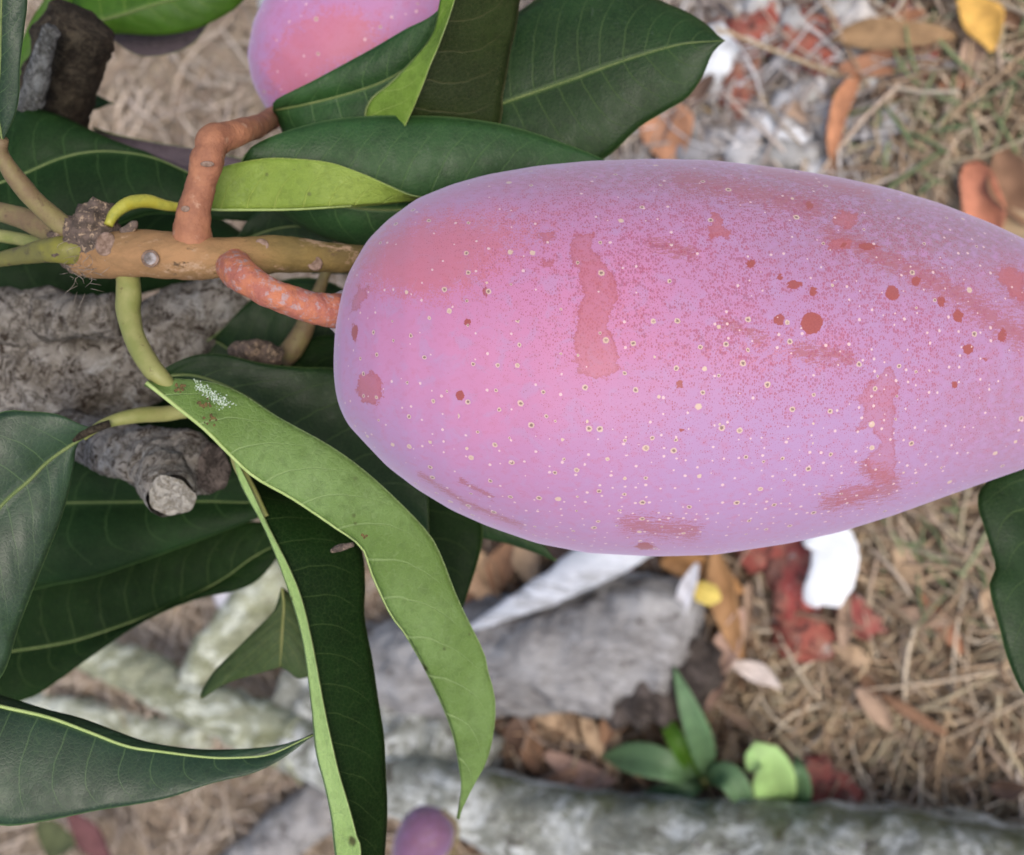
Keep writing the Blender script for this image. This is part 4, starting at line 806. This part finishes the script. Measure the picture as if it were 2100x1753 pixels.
zpoly([(1040, 1030), (1080, 985), (1110, 960), (1135, 1000), (1150, 1060), (1125, 1110), (1130, 1200), (1130, 1300), (1140, 1400), (1120, 1480), (1050, 1500), (1010, 1440), (1000, 1370), (1060, 1330), (1065, 1290), (1030, 1250), (1020, 1210), (990, 1240), (965, 1250), (985, 1190), (1000, 1140), (960, 1130), (980, 1080)], 1319.4, 312.5, .4556, .36)
zpoly([(850, 280), (900, 262), (960, 275), (970, 310), (930, 345), (880, 335), (848, 310)], 1319.4, 312.5, .4556, .75)
zpoly([(830, 430), (845, 395), (890, 385), (940, 395), (935, 430), (890, 425), (870, 435)], 1319.4, 312.5, .4556, .7)
zpoly([(1600, 520), (1650, 510), (1713, 545), (1713, 670), (1660, 650), (1630, 600), (1600, 580)], 1319.4, 312.5, .4556, .7)
zpoly([(300, 265), (345, 280), (360, 335), (390, 350), (375, 390), (330, 370), (310, 385), (275, 345), (310, 330), (295, 295)], 1319.4, 312.5, .4556, .76)
zpoly([(160, 960), (210, 945), (240, 965), (265, 995), (262, 1060), (220, 1095), (180, 1080), (155, 1030)], 659.7, 312.5, .4753, .75)
zpoly([(930, 350), (990, 340), (1015, 360), (985, 380), (970, 400), (950, 380)], 659.7, 312.5, .4753, .65)
zpoly([(945, 470), (1010, 465), (1005, 495), (970, 505), (945, 490)], 659.7, 312.5, .4753, .6)
zpoly([(160, 585), (200, 575), (195, 620), (165, 670), (125, 690), (130, 640)], 659.7, 312.5, .4753, .5)
zpoly([(868, 1520), (960, 1500), (1050, 1490), (1040, 1540), (950, 1570), (870, 1590)], 1319.4, 312.5, .4556, .22)
PEEL = [(945, 812, 9, 10), (1665, 662, 23, 23), (1598, 655, 12, 12), (1880, 576, 10, 10), (1930, 618, 9, 12), (1965, 648, 10, 14), (2055, 686, 9, 14), (1668, 597, 9, 9), (1630, 583, 16, 9), (1540, 540, 10, 8), (1600, 567, 7, 7), (1730, 500, 12, 8), (1780, 505, 18, 8), (1660, 420, 9, 8), (727, 680, 7, 16), (1322, 1120, 20, 8), (1958, 788, 6, 7), (1393, 788, 9, 9), (1398, 880, 5, 5), (1830, 600, 14, 16), (1985, 715, 12, 10), (2020, 738, 7, 5), (995, 600, 6, 10), (960, 660, 8, 6)]
STREAK = [((1400, 366), (1540, 395), 34), ((1520, 390), (1670, 425), 34), ((1560, 345), (1780, 395), 20), ((1700, 480), (1800, 525), 30), ((1790, 520), (1900, 565), 30), ((1890, 570), (2000, 620), 34), ((1990, 620), (2110, 700), 40), ((2070, 570), (2120, 640), 44), ((1340, 500), (1420, 520), 22), ((1640, 720), (1740, 735), 26), ((860, 972), (950, 1028), 8), ((950, 1030), (1070, 1078), 9), ((945, 985), (1010, 1020), 8), ((1700, 1030), (1830, 1000), 30), ((1290, 1075), (1420, 1090), 30), ((1780, 960), (1830, 985), 30), ((1480, 660), (1560, 690), 18)]
def mango(name, prof, place, rings, seg, squash=0.92, marks=True, parent=None, dusk=0, mat=None):
    """body of revolution with measured outline; place(s, y, h) gives centre, side and front vectors in metres"""
    P = np.array(prof, float)
    s0, s1 = P[0, 0], P[-1, 0]
    f = np.linspace(0, 1, rings); s = s0 + (s1 - s0) * (0.5 - 0.5 * np.cos(np.pi * f)) * 0.55 + (s1 - s0) * f * 0.45
    hw = np.interp(s, P[:, 0], P[:, 1]); yc = np.interp(s, P[:, 0], P[:, 2])
    k = np.array([1, 2, 3, 2, 1.0]); k /= k.sum()
    for _ in range(3 if rings > 150 else 1):
        hp = np.pad(hw, 2, mode='edge'); yp = np.pad(yc, 2, mode='edge'); h2 = np.convolve(hp, k, 'valid'); h2[0] = hw[0]; h2[-1] = hw[-1]; hw = h2; yc = np.convolve(yp, k, 'valid')
    phi = np.linspace(0, 2 * math.pi, seg, endpoint=False)
    V = np.zeros((rings, seg, 3)); PXg = np.zeros((rings, seg)); PYg = PXg.copy(); FR = PXg.copy()
    arc = np.r_[0, np.cumsum(np.hypot(np.diff(s), np.diff(hw)))]
    UV = np.zeros((rings, seg, 2))
    for i in range(rings):
        c, side, front = place(s[i], yc[i], hw[i])
        hw_i = 1 + 0.006 * np.sin(3 * phi + s[i] / 170) * np.sin(s[i] / 110 + 1) + 0.004 * np.sin(7 * phi - s[i] / 90)
        lob = hw_i * 1 + 0.012 * np.sin(2 * phi + 0.7) + 0.008 * np.sin(3 * phi)
        V[i] = np.array(c) + np.outer(np.cos(phi), np.array(side)) + np.outer(np.sin(phi) * squash * lob, np.array(front))
        PXg[i] = s[i]; PYg[i] = yc[i] + hw[i] * np.cos(phi); FR[i] = np.sin(phi)
        UV[i, :, 0] = arc[i] / 100; UV[i, :, 1] = (phi - math.pi / 2) * max(hw[i], 60) / 100
    x, y = to_px(V.reshape(-1, 3)); x = x.reshape(rings, seg); y = y.reshape(rings, seg)
    frontm = np.clip(FR * 8, -1, 1)
    peel = np.full(x.shape, -1.0); peelf = np.full(x.shape, .9); streak = np.zeros(x.shape)
    if marks:
        for cx, cy, rx, ry in PEEL:
            v = (1 - np.hypot((x - cx) / rx, (y - cy) / ry)) * min(rx, ry) / 9
            peelf = np.where(v > np.maximum(peel, -.4), .85, peelf); peel = np.maximum(peel, v)
        for pl, fa in POLY:
            d2 = np.full(x.shape, 1e9); ins = np.zeros(x.shape, bool)
            for (ax, ay), (bx, by) in zip(pl, pl[1:] + pl[:1]):
                t = np.clip(((x - ax) * (bx - ax) + (y - ay) * (by - ay)) / ((bx - ax) ** 2 + (by - ay) ** 2), 0, 1)
                d2 = np.minimum(d2, np.hypot(x - ax - t * (bx - ax), y - ay - t * (by - ay)))
                ins ^= ((ay > y) != (by > y)) & (x < (bx - ax) * (y - ay) / (by - ay + 1e-9) + ax)
            v = np.where(ins, d2, -d2) / 22
            peelf = np.where(v > np.maximum(peel, -.4), fa, peelf); peel = np.maximum(peel, v)
        peel = np.where(frontm > 0, np.clip(peel, -1, 1), -1)
        for (ax, ay), (bx, by), r in STREAK:
            t = np.clip(((x - ax) * (bx - ax) + (y - ay) * (by - ay)) / ((bx - ax) ** 2 + (by - ay) ** 2), 0, 1)
            dd = np.hypot(x - ax - t * (bx - ax), y - ay - t * (by - ay))
            streak = np.maximum(streak, np.clip(1.0 - dd / r * .7, 0, 1))
        streak *= frontm > 0
    g = lambda cx, cy, rx, ry: np.exp(-(((x - cx) / rx) ** 2 + ((y - cy) / ry) ** 2))
    if marks:
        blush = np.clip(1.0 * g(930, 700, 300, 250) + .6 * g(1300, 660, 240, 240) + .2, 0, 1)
        lav = np.clip(.85 * g(1700, 1050, 500, 190) + .8 * g(760, 960, 170, 200) + .5 * g(700, 700, 40, 130) + .55 * g(1550, 900, 300, 130), 0, .9)
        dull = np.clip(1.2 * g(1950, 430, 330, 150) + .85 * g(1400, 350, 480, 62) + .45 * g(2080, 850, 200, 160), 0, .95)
        redd = np.clip(.95 * g(860, 545, 150, 75) + .5 * g(1000, 470, 200, 70) + .4 * g(1600, 720, 250, 60) + .3 * g(1250, 640, 130, 120), 0, 1)
        fleck = np.clip(.35 + .9 * g(1500, 480, 520, 260) + .4 * g(1700, 720, 400, 200) - .5 * g(800, 800, 230, 300) - .3 * g(1200, 1080, 500, 120), .05, 1.1)
        lent = np.clip(.2 + 1.0 * g(1060, 850, 300, 230) + .5 * g(1600, 720, 350, 200) + .4 * g(1500, 960, 300, 120), 0, 1.3)
        lents = np.clip(.25 + 1.1 * g(1400, 1030, 480, 110) + .5 * g(1850, 800, 260, 260), 0, 1.3)
    else:
        blush = np.clip(.4 - .25 * (FR < .3), 0, 1) + 0 * x; lav = np.clip(1.1 - 1.5 * np.abs(FR), 0, .9); dull = np.zeros(x.shape) + dusk; blush = blush * (1 - .4 * dusk); fleck = .3 + 0 * x; lent = .25 + 0 * x; lents = .3 + 0 * x
        peel = x * 0 - 1; redd = np.clip(1.15 * g(690, 75, 95, 60) + 1.0 * g(600, 150, 60, 60), 0, 1)
    idx = np.arange(rings * seg).reshape(rings, seg); nx = np.roll(idx, -1, 1)
    Fq = np.stack([idx[:-1], nx[:-1], nx[1:], idx[1:]], -1).reshape(-1, 4)
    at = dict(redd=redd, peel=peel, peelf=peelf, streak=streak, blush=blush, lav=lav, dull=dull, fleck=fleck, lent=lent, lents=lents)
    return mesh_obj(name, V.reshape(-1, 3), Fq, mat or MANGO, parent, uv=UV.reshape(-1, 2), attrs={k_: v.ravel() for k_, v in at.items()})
def place_main(s, y, h):
    d = .247 + .016 * (s - 688) / 1590
    r = d * math.sin(math.atan(h * PX))
    c = W(s, y, d); v = (c - CAM).normalized()
    fr = (-v + R * (v.dot(R))).normalized()
    return c, -U * r, fr * r
fruit = thing("mango", "large pink violet ripening mango with rubbed red patches, filling the middle of the view", "mango", W(1400, 733, .255))
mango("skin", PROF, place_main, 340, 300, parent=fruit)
pxtube("stem_scar", [(691, 639, .2422, 37), (698, 640, .243, 45), (712, 642, .2445, 47), (724, 643, .246, 40)], plain("stem_scar_crust", (0.42, 0.36, 0.36), (0.5, 0.44, 0.5), 500, .8, bump=.8), fruit, n=8, seg=28, rough=.12, rscale=400)
def place_dir(base, tip, d0, d1, s0, s1):
    b, t = Vector(base), Vector(tip); ax = (t - b); L = ax.length; ax /= L; nr = Vector((-ax.y, ax.x))
    def f(s, y, h):
        u = (s - s0) / (s1 - s0); q = b + (t - b) * u; d = d0 + (d1 - d0) * u; r = d * h * PX
        return W(q.x, q.y, d), (R * nr.x - U * nr.y) * r, -D * r
    return f
P2 = [(0, 0, 0), (4, 40, 0), (14, 75, 0), (40, 118, 0), (90, 158, 0), (150, 184, 0), (230, 200, 0), (320, 196, 0), (400, 175, 0), (470, 135, 0), (520, 80, 0), (545, 0, 0)]
m2 = mango("mango", P2, place_dir((556, 236), (985, -120), .318, .325, 0, 545), 110, 90, marks=False, mat=MANGO_ROSY)
tag(m2, "smaller rosy mango half hidden behind dark leaves at the end of the tan stalk", "mango")
P3 = [(0, 0, 0), (5, 22, 0), (25, 48, 0), (60, 58, 0), (110, 52, 0), (160, 30, 0), (180, 0, 0)]
m3 = thing("mango", "far blurred dusky pink mango beyond the tip of the long pale leaf", "mango", W(868, 1700, .62))
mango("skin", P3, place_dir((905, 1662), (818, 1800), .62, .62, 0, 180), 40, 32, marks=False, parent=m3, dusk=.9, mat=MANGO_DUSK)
pxtube("stalk", [(905, 1664, .62, 7), (935, 1690, .625, 6), (930, 1745, .63, 6), (915, 1830, .64, 6)], PETIOLEB, m3, n=14, seg=8)

# ---------------------------------------------------------------- seedling and far leaves
def blade(parent, pts, wd, mat, hs, name="leaf", fold=.35, nv=8):
    """broad leaf blade: picture points with heights hs above ground, width wd metres"""
    C = catmull([(*G(p[0], p[1], h),) for p, h in zip(pts, hs)], 18); n, m = 18, 4; V, uv = [], []
    for i in range(n):
        T = C[min(i + 1, n - 1)] - C[max(i - 1, 0)]; T /= np.linalg.norm(T)
        v = np.array(CAM) - C[i]; S = np.cross(T, v); S /= np.linalg.norm(S); N = np.cross(S, T)
        t = i / (n - 1); w = wd * .5 * (math.sin(math.pi * (t * .93 + .05)) ** (1.05 if wd < .03 and mat != LIME else .75))
        for j in range(-m, m + 1): q = j / m; V.append(C[i] + S * q * w + N * abs(q) * w * fold); uv.append((t * nv, q))
    F = [(i * 9 + j, i * 9 + j + 1, (i + 1) * 9 + j + 1, (i + 1) * 9 + j) for i in range(n - 1) for j in range(8)]
    o = mesh_obj(name, V, F, mat, parent, uv=uv); sm = o.modifiers.new("thickness", 'SOLIDIFY'); sm.thickness = .0006; return o
GRN = leaf_mat("seedling_leaf", (0.1, 0.18, 0.085), (0.18, 0.28, 0.14), .5, .45, trans=.25, veinf=.2)
LIME = leaf_mat("lime_leaf", (0.33, 0.52, 0.2), (0.36, 0.5, 0.22), .5, .4, trans=.3, veinf=.2)
sd = thing("seedling", "small green seedling with long strap leaves growing beside the lichen trunk", "plant", G(1445, 1600))
blade(sd, [(1435, 1610), (1380, 1575), (1310, 1555), (1232, 1552)], .022, GRN, (.02, .05, .05, .03))
blade(sd, [(1450, 1605), (1440, 1530), (1412, 1450), (1382, 1368)], .0165, GRN, (.02, .06, .08, .08))
blade(sd, [(1440, 1600), (1400, 1540), (1372, 1490), (1350, 1440)], .013, LEAF['lit'], (.02, .05, .05, .04))
blade(sd, [(1450, 1600), (1490, 1590), (1520, 1630), (1530, 1680)], .017, GRN, (.03, .06, .06, .05))
blade(sd, [(1450, 1605), (1420, 1620), (1360, 1640), (1300, 1640)], .02, GRN, (.02, .04, .04, .03))
gtube("stem", [(1450, 1625, .0, .003), (1446, 1600, .03, .003)], PETIOLE, sd, n=6, seg=8)
lm = thing("lime_sprout", "lime green curled leaf sprout standing against the trunk next to the seedling", "plant", G(1590, 1640))
blade(lm, [(1610, 1690), (1590, 1630), (1585, 1580), (1560, 1548), (1535, 1580)], .027, LIME, (.02, .05, .07, .08, .075), fold=.2)
blade(lm, [(1610, 1680), (1635, 1620), (1640, 1580), (1630, 1548)], .02, GRN, (.02, .05, .06, .05))
gtube("stem", [(1605, 1660, .0, .004), (1605, 1650, .03, .004)], PETIOLE, lm, n=5, seg=8)
o = dry_leaf(118, 1706, .06, .034, r_(5), (0.1, 0.115, 0.05), .05, .5, label="olive green blurred fallen leaf on pale straw below the curved blue green leaf", name="fallen_leaf", cat="leaf")
o = dry_leaf(190, 1728, .075, .036, r_(45), (0.14, 0.06, 0.06), .05, .5, label="dull red blurred fallen leaf next to the olive one on pale straw", name="fallen_leaf", cat="leaf")
for o in scene.objects:
    if '_o' in o: del o['_o']
